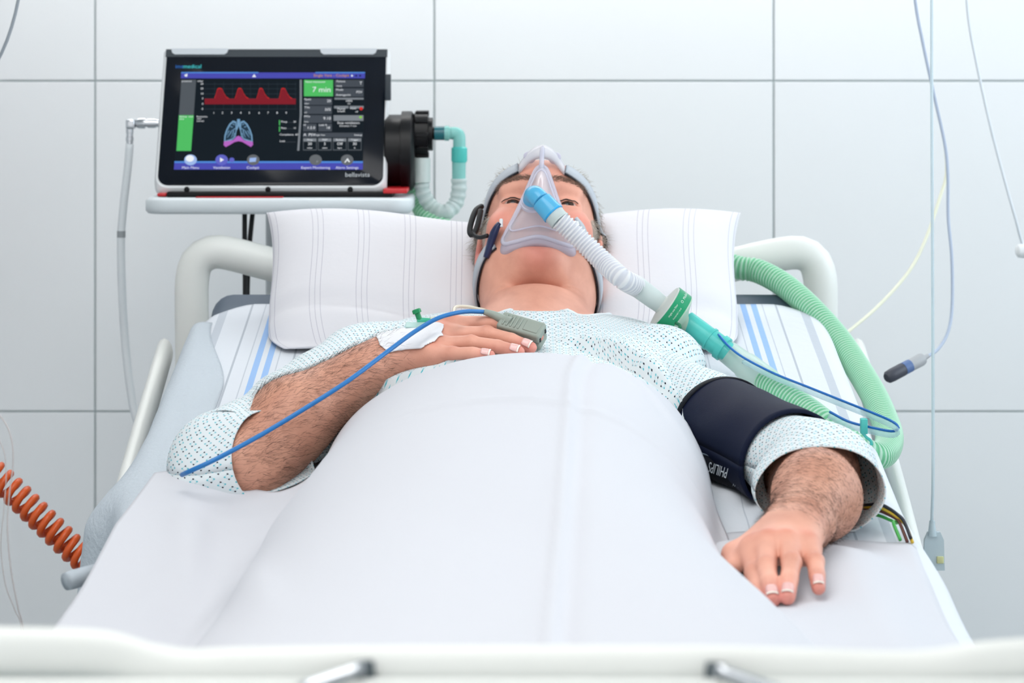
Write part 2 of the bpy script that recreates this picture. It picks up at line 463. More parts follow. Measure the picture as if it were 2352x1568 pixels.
L_DIP = hand(WR_L, L_MCP, L_PIP, L_TIP, L_RAD, dors_L)
cone(FM_L * 0.15 + WR_L * 0.85, WR_L + hdL * 0.015, 0.036, 0.030, 0.015, (dors_L, 0.72))
cone(WR_L + hdL * 0.01, (L_MCP[0] + L_MCP[1]) / 2 - dors_L * 0.007, 0.025, 0.019, 0.015, (dors_L, 0.75))
cone(WR_L + hdL * 0.01, (L_MCP[2] + L_MCP[3]) / 2 - dors_L * 0.007, 0.025, 0.018, 0.015, (dors_L, 0.75))
cone(WR_L + hdL * 0.015 + (L_MCP[0] - L_MCP[3]) * 0.3, L_MCP[0] + np.array([-0.016, 0.025, -0.010]), 0.017, 0.012, 0.012)
cone(L_MCP[0] + np.array([-0.016, 0.025, -0.010]), L_MCP[0] + np.array([-0.020, -0.010, -0.016]), 0.0115, 0.0095, 0.008)

def surface_nets(S, ax, ay, az):
    neg = S < 0
    nx, ny, nz = S.shape
    cnt = np.zeros((nx - 1, ny - 1, nz - 1), np.uint8)
    for i in (0, 1):
        for j in (0, 1):
            for k in (0, 1):
                cnt += neg[i:nx - 1 + i, j:ny - 1 + j, k:nz - 1 + k]
    cells = np.argwhere((cnt > 0) & (cnt < 8))
    ident = np.full((nx - 1, ny - 1, nz - 1), -1, np.int32)
    ident[tuple(cells.T)] = np.arange(len(cells))
    acc = np.zeros((len(cells), 3)); num = np.zeros(len(cells))
    cor = [(i, j, k) for i in (0, 1) for j in (0, 1) for k in (0, 1)]
    for a in cor:
        for b in cor:
            if a < b and sum(abs(p - q) for p, q in zip(a, b)) == 1:
                va = S[cells[:, 0] + a[0], cells[:, 1] + a[1], cells[:, 2] + a[2]]
                vb = S[cells[:, 0] + b[0], cells[:, 1] + b[1], cells[:, 2] + b[2]]
                m = (va < 0) != (vb < 0)
                t = np.where(m, va / np.where(m, va - vb, 1), 0)
                for d in range(3): acc[:, d] += np.where(m, a[d] + (b[d] - a[d]) * t, 0)
                num += m
    pos = cells + acc / num[:, None]
    V = np.stack([np.interp(pos[:, d], np.arange(len(A)), A) for d, A in enumerate((ax, ay, az))], 1)
    quads = []
    e = [(1, 0, 0), (0, 1, 0), (0, 0, 1)]
    for d in range(3):
        s0 = [slice(None)] * 3; s1 = [slice(None)] * 3; s0[d] = slice(0, -1); s1[d] = slice(1, None)
        ch = neg[tuple(s0)] != neg[tuple(s1)]
        E = np.argwhere(ch)
        o1, o2 = [q for q in range(3) if q != d]
        E = E[(E[:, o1] > 0) & (E[:, o2] > 0) & (E[:, o1] < S.shape[o1] - 1) & (E[:, o2] < S.shape[o2] - 1)]
        flip = neg[tuple(E.T)]
        c = []
        for (p, q) in ((0, 0), (1, 0), (1, 1), (0, 1)):
            G = E.copy(); G[:, o1] -= p; G[:, o2] -= q; c.append(ident[tuple(G.T)])
        Q = np.stack(c, 1)
        if d == 1: flip = ~flip
        Q[flip] = Q[flip][:, ::-1]
        quads.append(Q)
    return V, np.vstack(quads)
BV, BQ = surface_nets(SD, AX, AY, AZ)
del SD
# keep the one connected surface and relax it a little
def relax(V, Q, it, lam=0.5):
    e = np.vstack([Q[:, [0, 1]], Q[:, [1, 2]], Q[:, [2, 3]], Q[:, [3, 0]]])
    for _ in range(it):
        s = np.zeros_like(V); n = np.zeros(len(V))
        for a, b in ((0, 1), (1, 0)):
            for d in range(3): s[:, d] += np.bincount(e[:, a], V[e[:, b], d], len(V))
            n += np.bincount(e[:, a], minlength=len(V))
        V = V + lam * (s / np.maximum(n, 1)[:, None] - V)
    return V
BV = relax(BV, BQ, 2, 0.5)
BV[:, 2] += CZ
# orient every face outwards (signed volume per shell is positive)
_v = BV - BV.mean(0)
if (np.einsum('ij,ij->i', _v[BQ[:, 0]], np.cross(_v[BQ[:, 1]], _v[BQ[:, 2]])).sum()) < 0: BQ = BQ[:, ::-1].copy()

# ------------------------------------------------------------------ skin
def skin_material():
    m = bpy.data.materials.new('skin'); m.use_nodes = True
    nt = m.node_tree; b = nt.nodes['Principled BSDF']; L = nt.links
    at = nt.nodes.new('ShaderNodeAttribute'); at.attribute_name = 'tone'
    tc = nt.nodes.new('ShaderNodeTexCoord')
    n1 = nt.nodes.new('ShaderNodeTexNoise'); n1.inputs['Scale'].default_value = 26; n1.inputs['Detail'].default_value = 4
    n2 = nt.nodes.new('ShaderNodeTexNoise'); n2.inputs['Scale'].default_value = 420; n2.inputs['Detail'].default_value = 2
    for n in (n1, n2): L.new(tc.outputs['Object'], n.inputs['Vector'])
    r = nt.nodes.new('ShaderNodeValToRGB')
    r.color_ramp.elements[0].position = 0.30; r.color_ramp.elements[0].color = (0.86, 0.80, 0.78, 1)
    r.color_ramp.elements[1].position = 0.72; r.color_ramp.elements[1].color = (1.08, 1.10, 1.10, 1)
    L.new(n1.outputs['Fac'], r.inputs['Fac'])
    mx = nt.nodes.new('ShaderNodeMix'); mx.data_type = 'RGBA'; mx.blend_type = 'MULTIPLY'; mx.inputs[0].default_value = 1.0
    L.new(at.outputs['Color'], mx.inputs[6]); L.new(r.outputs['Color'], mx.inputs[7])
    L.new(mx.outputs[2], b.inputs['Base Color'])
    b.inputs['Roughness'].default_value = 0.48
    b.inputs['Specular IOR Level'].default_value = 0.35
    b.inputs['Subsurface Weight'].default_value = 0.0
    b.inputs['Subsurface Radius'].default_value = (0.010, 0.004, 0.002)
    b.inputs['Subsurface Scale'].default_value = 0.5
    bp = nt.nodes.new('ShaderNodeBump'); bp.inputs['Strength'].default_value = 0.22; bp.inputs['Distance'].default_value = 0.0006
    L.new(n2.outputs['Fac'], bp.inputs['Height']); L.new(bp.outputs['Normal'], b.inputs['Normal'])
    return m
M_skin = skin_material()
person = empty('person', (0.0, 2.85, CZ - 0.50))
tag(person, 'patient lying on the bed in a patterned gown, one hand on the chest', 'person')
body = me_obj('body', BV, BQ, M_skin, person)
# skin tones: pink face and knuckles, browner arms
def tone_colors():
    T = np.tile(np.array(srgb(236, 174, 152)[:3]), (len(BV), 1))
    def add(c, rad, col, w=1.0):
        d = np.linalg.norm(BV - (np.asarray(c) + np.array([0, 0, CZ])), axis=1)
        k = w * np.exp(-(d / rad) ** 2)[:, None]
        T[:] = T * (1 - k) + np.array(srgb(*col)[:3]) * k
    arm = np.minimum(np.linalg.norm(BV - (FM_R + [0, 0, CZ]), axis=1) / 0.17, np.linalg.norm(BV - (FM_L + [0, 0, CZ]), axis=1) / 0.17)
    k = (1 - smoothstep(0.55, 1.15, arm))[:, None] * 0.85
    T[:] = T * (1 - k) + np.array(srgb(208, 152, 127)[:3]) * k
    for s in (-1, 1):
        add(H(s * 0.05, 0.07, -0.035), 0.026, (224, 132, 118), 0.75)
        add(H(s * 0.085, -0.004, -0.03), 0.026, (226, 130, 122), 0.9)
    add(H(0, 0.09, -0.104), 0.026, (226, 140, 126), 0.85)
    add(H(0.0, 0.07, 0.05), 0.04, (230, 158, 140), 0.6)
    add(H(0, 0.09, -0.065), 0.018, (206, 120, 112), 0.8)
    add(H(0, 0.03, -0.13), 0.05, (214, 150, 126), 0.6)
    for D_ in (R_MCP, L_MCP):
        for q in D_: add(q + np.array([0, 0, 0.012]), 0.010, (214, 128, 104), 0.7)
    for D_ in (R_PIP, L_PIP):
        for q in D_: add(q + np.array([0, 0, 0.008]), 0.008, (206, 132, 110), 0.6)
    for D_ in (R_TIP, L_TIP):
        for q in D_: add(q, 0.014, (226, 136, 128), 0.75)
    return T
T = tone_colors()
ca = body.data.color_attributes.new('tone', 'FLOAT_COLOR', 'POINT')
ca.data.foreach_set('color', np.c_[T, np.ones(len(T))].astype(np.float32).ravel())
bvh = BVHTree.FromPolygons([Vector(v) for v in BV], [tuple(int(i) for i in q) for q in BQ])
def hit(px, py, off=0.0):
    """point of the patient's skin seen at a pixel, lifted by off along the skin normal"""
    o = Vector((0, 0, CZ)); d = (P(px, py, 1.0) - o).normalized()
    p, n, i, t = bvh.ray_cast(o, d)
    if p is None: return None, None
    if n.dot(d) > 0: n = -n
    return p + n * off, n
def near(p, off=0.0):
    q, n, i, d = bvh.find_nearest(Vector(p))
    return q + n * off, n
# nails
M_nail = mat('fingernail', srgb(240, 190, 184), 0.25, coat=0.3)
M_nailtip = mat('nail_tip', srgb(250, 238, 226), 0.3)
def nail(dip, tip, dorsal, w, side):
    ax = nrm(tip - dip); d = nrm(dorsal - ax * (dorsal @ ax)); sd = np.cross(ax, d)
    L_ = 0.0110; c0 = tip - ax * 0.0050 + d * 0.0012
    rad = w * 0.95
    def patch(a0, a1, na, lift):
        V = []
        for a in np.linspace(a0, a1, na):
            for s in np.linspace(-1, 1, 9):
                ww = w * 0.72 * (1 - 0.25 * max(0, -a) ** 2.5)
                ang = s * ww / rad
                V.append(c0 + ax * (a * L_ / 2) + sd * (math.sin(ang) * rad) + d * ((math.cos(ang)) * rad - 0.0002 - 0.0006 * max(0, a) ** 2 + lift) + [0, 0, CZ])
        V = np.array(V).reshape(na, 9, 3)
        return V.reshape(-1, 3), gridmesh(V)
    V, f = patch(-1, 0.72, 7, 0.0)
    o = me_obj('fingernail', V, f, M_nail, person); solidify(o, 0.0005, 0)
    V, f = patch(0.70, 1.04, 4, 0.0001)
    o2 = me_obj('nail_tip', V, f, M_nailtip, o); solidify(o2, 0.0005, 0)
for i in range(4):
    nail(R_DIP[i], R_TIP[i], nrm(dors_R + np.array([0, -0.55 if i > 0 else 0, 0.1])), R_RAD[i][2], 1)
    nail(L_DIP[i], L_TIP[i], nrm(dors_L + np.array([0, -0.35, 0.25])), L_RAD[i][2], 1)
# eyes
def eye_material():
    m = mat('eyeball', srgb(226, 214, 206), 0.12)
    nt = m.node_tree; b = nt.nodes['Principled BSDF']
    tc = nt.nodes.new('ShaderNodeTexCoord')
    vd = nt.nodes.new('ShaderNodeVectorMath'); vd.operation = 'DOT_PRODUCT'
    g_ = nrm(HNv * 0.96 - HUv * 0.25)
    nn = nt.nodes.new('ShaderNodeVectorMath'); nn.operation = 'NORMALIZE'
    nt.links.new(tc.outputs['Object'], nn.inputs[0]); nt.links.new(nn.outputs[0], vd.inputs[0])
    vd.inputs[1].default_value = tuple(g_)
    r = nt.nodes.new('ShaderNodeValToRGB'); e = r.color_ramp.elements
    e[0].position = 0.76; e[0].color = srgb(196, 168, 158)
    e[1].position = 0.80; e[1].color = srgb(66, 44, 32)
    k = e.new(0.965); k.color = srgb(60, 38, 28)
    k = e.new(0.975); k.color = srgb(8, 6, 6)
    nt.links.new(vd.outputs['Value'], r.inputs['Fac']); nt.links.new(r.outputs['Color'], b.inputs['Base Color'])
    return m
M_eye = eye_material()
for s in (-1, 1):
    bm = bmesh.new(); bmesh.ops.create_uvsphere(bm, u_segments=24, v_segments=16, radius=0.0136)
    bmesh.ops.translate(bm, vec=Vector(H(s * 0.0365, 0.0650, 0.0)) + Vector((0, 0, CZ)), verts=bm.verts)
    bm_obj('eye', bm, M_eye, person, True)
# hair strands: thin tapered three-sided blades
def strands(name, roots, dirs, lens, rad, m, parent, curl=None, seg=3):
    n = len(roots); roots = np.asarray(roots); dirs = np.asarray(dirs); lens = np.asarray(lens)
    curl = np.zeros_like(dirs) if curl is None else curl
    a = np.cross(dirs, RNG.normal(size=dirs.shape)); a /= np.linalg.norm(a, axis=1)[:, None] + 1e-9
    b = np.cross(dirs, a); b /= np.linalg.norm(b, axis=1)[:, None] + 1e-9
    rows = []
    for k in range(seg + 1):
        t = k / seg
        c = roots + dirs * (lens * t)[:, None] + curl * (lens * t * t)[:, None]
        r = rad * (1 - 0.85 * t)
        for q in range(3):
            w = 2 * math.pi * q / 3
            rows.append(c + (a * math.cos(w) + b * math.sin(w)) * r)
    V = np.stack(rows, 1).reshape(-1, 3); st = 3 * (seg + 1); base = np.arange(n) * st
    fs = []
    for k in range(seg):
        for q in range(3):
            p = (q + 1) % 3
            fs.append(np.stack([base + k * 3 + q, base + k * 3 + p, base + (k + 1) * 3 + p, base + (k + 1) * 3 + q], 1))
    o = me_obj(name, V, np.vstack(fs), m, parent)
    o['kind'] = 'stuff'
    return o
BN = np.zeros((len(BV), 3))
_e1 = BV[BQ[:, 2]] - BV[BQ[:, 0]]; _e2 = BV[BQ[:, 3]] - BV[BQ[:, 1]]; _fn = np.cross(_e1, _e2)
for q in range(4):
    for d in range(3): BN[:, d] += np.bincount(BQ[:, q], _fn[:, d], len(BV))
BN /= np.linalg.norm(BN, axis=1)[:, None] + 1e-12
M_armhair = mat('arm_hair', srgb(74, 50, 40), 0.6)
def arm_hair(E, Fm, W, count, hd):
    A = np.stack([E, Fm, W, W + hd * 0.03]) + [0, 0, CZ]
    best = np.full(len(BV), 9.0); tpar = np.zeros(len(BV)); dirv = np.zeros((len(BV), 3))
    for k in range(3):
        a, b = A[k], A[k + 1]; ab = b - a
        t = np.clip(((BV - a) @ ab) / (ab @ ab), 0, 1)
        d = np.linalg.norm(BV - (a + t[:, None] * ab), axis=1)
        m = d < best; best[m] = d[m]; tpar[m] = k + t[m]; dirv[m] = nrm(ab)
    ok = np.where((best < 0.056) & (tpar > -1) & (tpar < 2.95))[0]
    w = np.where(tpar[ok] > 2, 0.45, 1.0); w /= w.sum()
    ids = RNG.choice(ok, count, p=w)
    n = BN[ids]; d = dirv[ids]; sidev = np.cross(d, n)
    dd = d * 0.8 + sidev * (RNG.normal(0.55, 0.35, count))[:, None] + n * 0.22 + RNG.normal(0, 0.15, (count, 3))
    dd -= n * np.minimum(0, (dd * n).sum(1))[:, None]
    dd += n * 0.10
    dd /= np.linalg.norm(dd, axis=1)[:, None]
    rt = BV[ids] + RNG.normal(0, 0.001, (count, 3)) * 1 - n * 0.0002
    return rt, dd, RNG.uniform(0.007, 0.017, count), -n * 0.12
for (E, Fm, W, cnt, hd) in ((EL_R, FM_R, WR_R, 7500, hand_dir), (EL_L, FM_L, WR_L, 6000, hdL)):
    rt, dd, ln, cu = arm_hair(E, Fm, W, cnt, hd)
    strands('arm_hair', rt, dd, ln, 0.00012, M_armhair, person, cu, 2)
# eyebrows, head hair
M_brow = mat('eyebrow_hair', srgb(132, 104, 88), 0.6)
loc = (BV - [0, 0, CZ] - HO) @ HB.T      # head coordinates x, forward, up of each skin point
for s in (-1, 1):
    xx = loc[:, 0] * s
    mid = 0.0265 + 0.0075 * np.sin(np.clip((xx - 0.012) / 0.045, 0, 1) * 2.3) - 0.10 * np.clip(xx - 0.042, 0, 1)
    ok = np.where((xx > 0.012) & (xx < 0.058) & (np.abs(loc[:, 2] - mid) < 0.0058) & (loc[:, 1] > 0.03))[0]
    ids = RNG.choice(ok, 480); n = BN[ids]
    d = HXv * s * 0.9 + HUv * RNG.uniform(-0.1, 0.6, 480)[:, None] + RNG.normal(0, 0.2, (480, 3)); d = d - n * ((d * n).sum(1))[:, None] + n * 0.35
    d /= np.linalg.norm(d, axis=1)[:, None]
    strands('eyebrow', BV[ids] + RNG.normal(0, 0.0008, (480, 3)), d, RNG.uniform(0.005, 0.009, 480), 0.00020, M_brow, person, None, 2)
M_lash = mat('eyelash', srgb(40, 26, 22), 0.6)
for s in (-1, 1):
    lp_ = []
    for k_ in np.linspace(-1, 1, 15):
        q_ = Vector(H(s * 0.0375 + k_ * 0.0178, 0.086 - 0.006 * k_ * k_, -0.0010 + 0.0030 * math.sqrt(max(0, 1 - k_ * k_)))) + Vector((0, 0, CZ))
        lp_.append(near(q_, 0.0004)[0])
    tube('eyelash', spline(lp_, 30), np.interp(np.linspace(0, 1, 30), [0, 0.5, 1], [0.0004, 0.0010, 0.0004]), M_lash, person, 6)
M_hair = mat('grey_hair', srgb(168, 158, 146), 0.55)
M_hairw = mat('white_hair', srgb(222, 214, 204), 0.55)
x_, f_, u_ = loc.T
inhead = (np.abs(x_) < 0.1) & (np.abs(f_) < 0.14) & (u_ < 0.13)
hairline = inhead & (((u_ > 0.068) & (f_ < 0.055)) | ((u_ > 0.000) & (f_ < 0.030 - 0.0 * u_) & (np.abs(x_) > 0.055)) | ((f_ < -0.02) & (u_ > -0.05)))
ids = RNG.choice(np.where(hairline)[0], 7000); n = BN[ids]
d = -HNv * 0.9 + RNG.normal(0, 0.25, (7000, 3)) + HUv * 0.1; d = d - n * ((d * n).sum(1))[:, None] + n * 0.95
d /= np.linalg.norm(d, axis=1)[:, None]
strands('hair', BV[ids] + RNG.normal(0, 0.0012, (7000, 3)), d, RNG.uniform(0.014, 0.027, 7000), 0.00032, M_hair, person, -n * 0.3, 3)
side = inhead & (u_ > -0.03) & (u_ < 0.012) & (f_ < 0.034) & (f_ > 0.006) & (np.abs(x_) > 0.055)
ids = RNG.choice(np.where(side)[0], 1100); n = BN[ids]
d = -HUv * 0.8 - HNv * 0.5 + RNG.normal(0, 0.2, (1100, 3)); d = d - n * ((d * n).sum(1))[:, None] + n * 0.45
d /= np.linalg.norm(d, axis=1)[:, None]
strands('sideburn', BV[ids] + RNG.normal(0, 0.001, (1100, 3)), d, RNG.uniform(0.008, 0.014, 1100), 0.0003, M_hairw, person, None, 2)

# ------------------------------------------------------------------ bed
XC = 0.003
bed = empty('hospital_bed', (XC, 2.65, 0.0))
tag(bed, 'cream plastic hospital bed with raised backrest and rounded grab bars', 'bed')
def bar(name, pxs, D, rad, m, parent, n=90, seg=16, flat=1.0):
    return tube(name, spline([P(x, y, D) for x, y in pxs], n), rad, m, parent, seg, True, flat)
HBY = 3.72
hbo = bar('headboard_bar', [(441, 1500), (441, 1100), (441, 800), (440, 690), (441, 645), (450, 605), (473, 584), (505, 578), (560, 590), (620, 606), (760, 640),
                      (950, 655), (1160, 658), (1370, 655), (1560, 638), (1700, 604), (1765, 589), (1820, 580), (1852, 585), (1874, 606), (1884, 645),
                      (1885, 690), (1884, 800), (1884, 1100), (1884, 1500)], HBY, 0.0200, M_cream, bed, 160, 20, 1.25)
box('headboard_panel', (-0.45, HBY - 0.012, 0.55), (0.44, HBY + 0.012, P(0, 745, HBY).z), M_cream, bed, 0.01)
for s, x in ((-1, -0.495), (1, 0.492)):
    p0 = Vector((x, 3.60, CZ - 0.415)); p1 = Vector((x * 0.985, 2.90, CZ - 0.66))
    tube('side_bar', spline([p0, (p0 + p1) / 2 + Vector((0, 0, 0.01)), p1], 12), 0.012, M_cream, bed, 12, True, 1.8)
# foot end, close to the camera
FBY = 1.50
fx = lambda px: (px - HX) * FBY / F
ft = []
for px, py in [(-900, 1490), (-640, 1462), (-300, 1452), (60, 1454), (240, 1462), (330, 1488), (430, 1504), (560, 1500), (900, 1496), (1240, 1496), (1600, 1496), (1800, 1500),
               (2060, 1508), (2170, 1500), (2280, 1484), (2500, 1474), (2900, 1474), (3160, 1490)]:
    ft.append(P(px, py + 44, FBY))
tube('footboard_rim', spline(ft, 120), 0.0075, M_cream, bed, 16, True, 2.0)
panel_top = P(0, 1540, FBY).z
box('footboard_panel', (-0.50, FBY + 0.004, 0.55), (0.48, FBY + 0.022, panel_top), M_cream, bed, 0.004)
for (a, b, c, d) in ((835, 1532, 690, 1580), (1645, 1536, 1800, 1590)):
    g_ = tube('grip_socket', spline([P(a, b - 12, FBY - 0.012), P(a + (8 if a < 1000 else -8), b + 60, FBY - 0.012)], 6), 0.0062, M_darkgrip, bed, 14, True, 1.0)
    tube('handle_rod', spline([P(a, b, FBY - 0.022), P(c, d, FBY - 0.03)], 8), 0.0036, M_chrome, g_, 12)
tube('lower_rail', spline([P(-700, 1574, FBY - 0.02), P(1176, 1574, FBY - 0.02), P(3000, 1574, FBY - 0.02)], 20), 0.004, M_cream, bed, 12)
# chassis
box('deck', (XC - 0.44, 1.60, 0.62), (XC + 0.44, 2.50, 0.655), M_steel, bed, 0.004)
box('backrest_deck', (-0.44, 0, -0.035), (0.44, 1.13, 0.0), M_steel, bed, 0.004, M=Matrix.Translation((XC, 2.5, 0.655)) @ Matrix.Rotation(math.atan(0.205), 4, 'X'))
box('chassis', (XC - 0.38, 1.62, 0.24), (XC + 0.38, 3.60, 0.30), M_cream, bed, 0.01)
for y in (2.05, 3.15): box('lift_column', (XC - 0.09, y - 0.09, 0.30), (XC + 0.09, y + 0.09, 0.63), M_steel, bed, 0.01)
for sx in (-1, 1):
    for y in (1.66, 3.56):
        w = lathe('castor_wheel', [(-0.02, 0.055), (-0.017, 0.062), (0.017, 0.062), (0.02, 0.055)], (XC + sx * 0.36, y, 0.062), (1, 0, 0), M_rubber, bed, 24)
        box('castor_fork', (XC + sx * 0.36 - 0.028, y - 0.02, 0.06), (XC + sx * 0.36 + 0.028, y + 0.02, 0.25), M_steel, bed, 0.004)

# ------------------------------------------------------------------ mattress
def fabric_noise(X, Y, seed=0, sc=1.0):
    r = np.random.default_rng(seed); z = np.zeros_like(X)
    for k in range(10):
        a = r.uniform(0, 2 * math.pi); f = r.uniform(6, 30) * sc; ph = r.uniform(0, 6.28)
        z += np.sin((X * math.cos(a) + Y * math.sin(a)) * f + ph + 1.3 * np.sin(X * 7 * sc + k) + 1.1 * np.cos(Y * 6 * sc - k)) / (1 + f / 10)
    return z / 4.0
Ym = np.r_[np.linspace(1.62, 1.70, 10), np.linspace(1.72, 3.56, 60), np.linspace(3.58, 3.655, 12)]
rings = []
for y in Ym:
    e = min(1, max(0, min(y - 1.62, 3.655 - y) / 0.05)); k = math.sqrt(1 - (1 - e) ** 2)
    hw = 0.432 - 0.03 * (1 - k); top = float(mattress_r(y)) - 0.012 - 0.02 * (1 - k); th = 0.12 - 0.05 * (1 - k); rr = 0.03
    pts = []
    for (cx, cz, a0) in ((hw - rr, top - rr, 0), (-hw + rr, top - rr, 90), (-hw + rr, top - th + rr, 180), (hw - rr, top - th + rr, 270)):
        for a in np.linspace(a0, a0 + 90, 6): pts.append((XC + cx + rr * math.cos(math.radians(a)), y, CZ + cz + rr * math.sin(math.radians(a))))
    rings.append(pts)
G = np.array(rings); n1 = G.shape[1]
G[:, :, 2] += 0.010 * np.exp(-((G[:, :, 1] - 3.61) / 0.025) ** 2) * (np.abs(G[:, :, 0]) < 0.43)
fs = [f[::-1] for f in gridmesh(G, True)] + [tuple(range(n1)), tuple((len(Ym) - 1) * n1 + j for j in range(n1))[::-1]]
mt = me_obj('mattress', G.reshape(-1, 3), [f[::-1] for f in fs], M_matt)
tag(mt, 'slate blue mattress whose bare corner shows beside the pillow', 'mattress')

# ------------------------------------------------------------------ linen materials
def linen(name, col, stripes=None, rough=0.85, wr=(45, 0.25, 0.004), fine=0.06, period=None):
    """stripes = [(u centre, half width, colour)] across uv.x in metres"""
    m = mat(name, col, rough, spec=0.15)
    nt = m.node_tree; b = nt.nodes['Principled BSDF']; L = nt.links
    uvn = nt.nodes.new('ShaderNodeUVMap'); uvn.uv_map = 'uv'
    sep = nt.nodes.new('ShaderNodeSeparateXYZ'); L.new(uvn.outputs['UV'], sep.inputs[0])
    if stripes:
        xa = sep.outputs['X']
        if period:      # repeat the stripe group every period: x -> distance to the nearest multiple
            d0 = nt.nodes.new('ShaderNodeMath'); d0.operation = 'DIVIDE'; L.new(xa, d0.inputs[0]); d0.inputs[1].default_value = period
            d1 = nt.nodes.new('ShaderNodeMath'); d1.operation = 'ROUND'; L.new(d0.outputs[0], d1.inputs[0])
            d2 = nt.nodes.new('ShaderNodeMath'); d2.operation = 'SUBTRACT'; L.new(d0.outputs[0], d2.inputs[0]); L.new(d1.outputs[0], d2.inputs[1])
            d3 = nt.nodes.new('ShaderNodeMath'); d3.operation = 'MULTIPLY'; L.new(d2.outputs[0], d3.inputs[0]); d3.inputs[1].default_value = period
            xa = d3.outputs[0]
        dab = nt.nodes.new('ShaderNodeMath'); dab.operation = 'ABSOLUTE'; L.new(xa, dab.inputs[0]); xa = dab.outputs[0]
        cur = nt.nodes.new('ShaderNodeRGB'); cur.outputs[0].default_value = col; cur = cur.outputs[0]
        for (c, w, sc_) in stripes:
            s1 = nt.nodes.new('ShaderNodeMath'); s1.operation = 'SUBTRACT'; L.new(xa, s1.inputs[0]); s1.inputs[1].default_value = c
            s2 = nt.nodes.new('ShaderNodeMath'); s2.operation = 'ABSOLUTE'; L.new(s1.outputs[0], s2.inputs[0])
            s3 = nt.nodes.new('ShaderNodeMath'); s3.operation = 'LESS_THAN'; L.new(s2.outputs[0], s3.inputs[0]); s3.inputs[1].default_value = w
            mx = nt.nodes.new('ShaderNodeMix'); mx.data_type = 'RGBA'
            L.new(s3.outputs[0], mx.inputs[0]); L.new(cur, mx.inputs[6]); mx.inputs[7].default_value = sc_
            cur = mx.outputs[2]
        L.new(cur, b.inputs['Base Color'])
    n = nt.nodes.new('ShaderNodeTexNoise'); n.inputs['Scale'].default_value = wr[0]; n.inputs['Detail'].default_value = 3
    L.new(uvn.outputs['UV'], n.inputs['Vector'])
    n2 = nt.nodes.new('ShaderNodeTexNoise'); n2.inputs['Scale'].default_value = 900; L.new(uvn.outputs['UV'], n2.inputs['Vector'])
    ad = nt.nodes.new('ShaderNodeMath'); ad.operation = 'MULTIPLY_ADD'; L.new(n2.outputs['Fac'], ad.inputs[0]); ad.inputs[1].default_value = fine; L.new(n.outputs['Fac'], ad.inputs[2])
    bp = nt.nodes.new('ShaderNodeBump'); bp.inputs['Strength'].default_value = wr[1]; bp.inputs['Distance'].default_value = wr[2]
    L.new(ad.outputs[0], bp.inputs['Height']); L.new(bp.outputs['Normal'], b.inputs['Normal'])
    return m
GREY1 = srgb(196, 203, 212); GREY2 = srgb(184, 191, 200); BLUE1 = srgb(158, 192, 236)
st = []
for s in (1,):
    st += [(s * 0.405, 0.0055, GREY1), (s * 0.368, 0.0014, GREY2), (s * 0.349, 0.0008, GREY1), (s * 0.337, 0.004, BLUE1), (s * 0.322, 0.004, BLUE1),
           (s * 0.310, 0.0008, GREY1), (s * 0.290, 0.0014, GREY2), (s * 0.255, 0.0008, GREY1)]
    st += [(s * 0.18, 0.0055, GREY1), (s * 0.11, 0.0014, GREY2)]
M_sheet = linen('striped_sheet', srgb(222, 227, 234), st)
M_cover = linen('white_cover', srgb(213, 214, 220), None, wr=(12, 0.10, 0.006))
M_draw = linen('seersucker', srgb(200, 209, 217), None, wr=(160, 0.5, 0.0035), fine=0.3)
M_pillow = linen('pillow_stripe', srgb(230, 229, 234), [(0.0, 0.0005, srgb(198, 196, 206)), (0.0085, 0.0005, srgb(198, 196, 206))], wr=(30, 0.22, 0.004), period=0.0735)

def arclen_uv(G):
    du = np.linalg.norm(np.diff(G, axis=1), axis=2); u = np.concatenate([np.zeros((G.shape[0], 1)), np.cumsum(du, 1)], 1)
    dv = np.linalg.norm(np.diff(G, axis=0), axis=2); v = np.concatenate([np.zeros((1, G.shape[1])), np.cumsum(dv, 0)], 0)
    return u, v

# bottom sheet, striped
Xs = np.r_[np.linspace(-0.545, -0.405, 26), np.linspace(-0.40, 0.40, 70), np.linspace(0.405, 0.545, 26)]
Ys = np.linspace(1.66, 3.56, 190)
SX, SY = np.meshgrid(Xs, Ys, indexing='xy')
ax_ = np.abs(SX)
SYc = SY - 0.10 * smoothstep(0.36, 0.47, ax_) * smoothstep(3.3, 3.56, SY)
over = np.maximum(0, ax_ - 0.413)
ang = np.minimum(over / 0.022, math.pi / 2)
xx = np.where(over > 0, 0.413 + 0.022 * np.sin(ang), ax_) + 0.004 * smoothstep(0.03, 0.1, over)
dz = np.where(over > 0, -0.022 * (1 - np.cos(ang)) - np.maximum(0, over - 0.022 * math.pi / 2), 0)
Zs = mattress_r(SYc) + dz
wr = fabric_noise(SX, SY, 3, 1.6)
Zs = Zs + 0.0022 * wr
xx = xx + 0.006 * wr * smoothstep(0.01, 0.1, over) + np.where(SX > 0, 0.016 * smoothstep(2.85, 2.6, SY) * smoothstep(0.0, 0.02, over), 0)
# small folds pulled in towards the patient's hip on the right
Zs += 0.004 * np.sin((SX - 0.5 * (SY - 2.8)) * 95) * np.exp(-((SX - 0.27) / 0.05) ** 2 - ((SY - 2.82) / 0.10) ** 2)
G = np.stack([XC + np.sign(SX) * xx, SYc, CZ + Zs], 2)
o = me_obj('bottom_sheet', G.reshape(-1, 3), gridmesh(G), M_sheet, None, True, np.stack([SX, SY], 2).reshape(-1, 2)); solidify(o, 0.0012, -1)
tag(o, 'white bed sheet with thin grey and blue stripes stretched over the mattress', 'bed sheet')

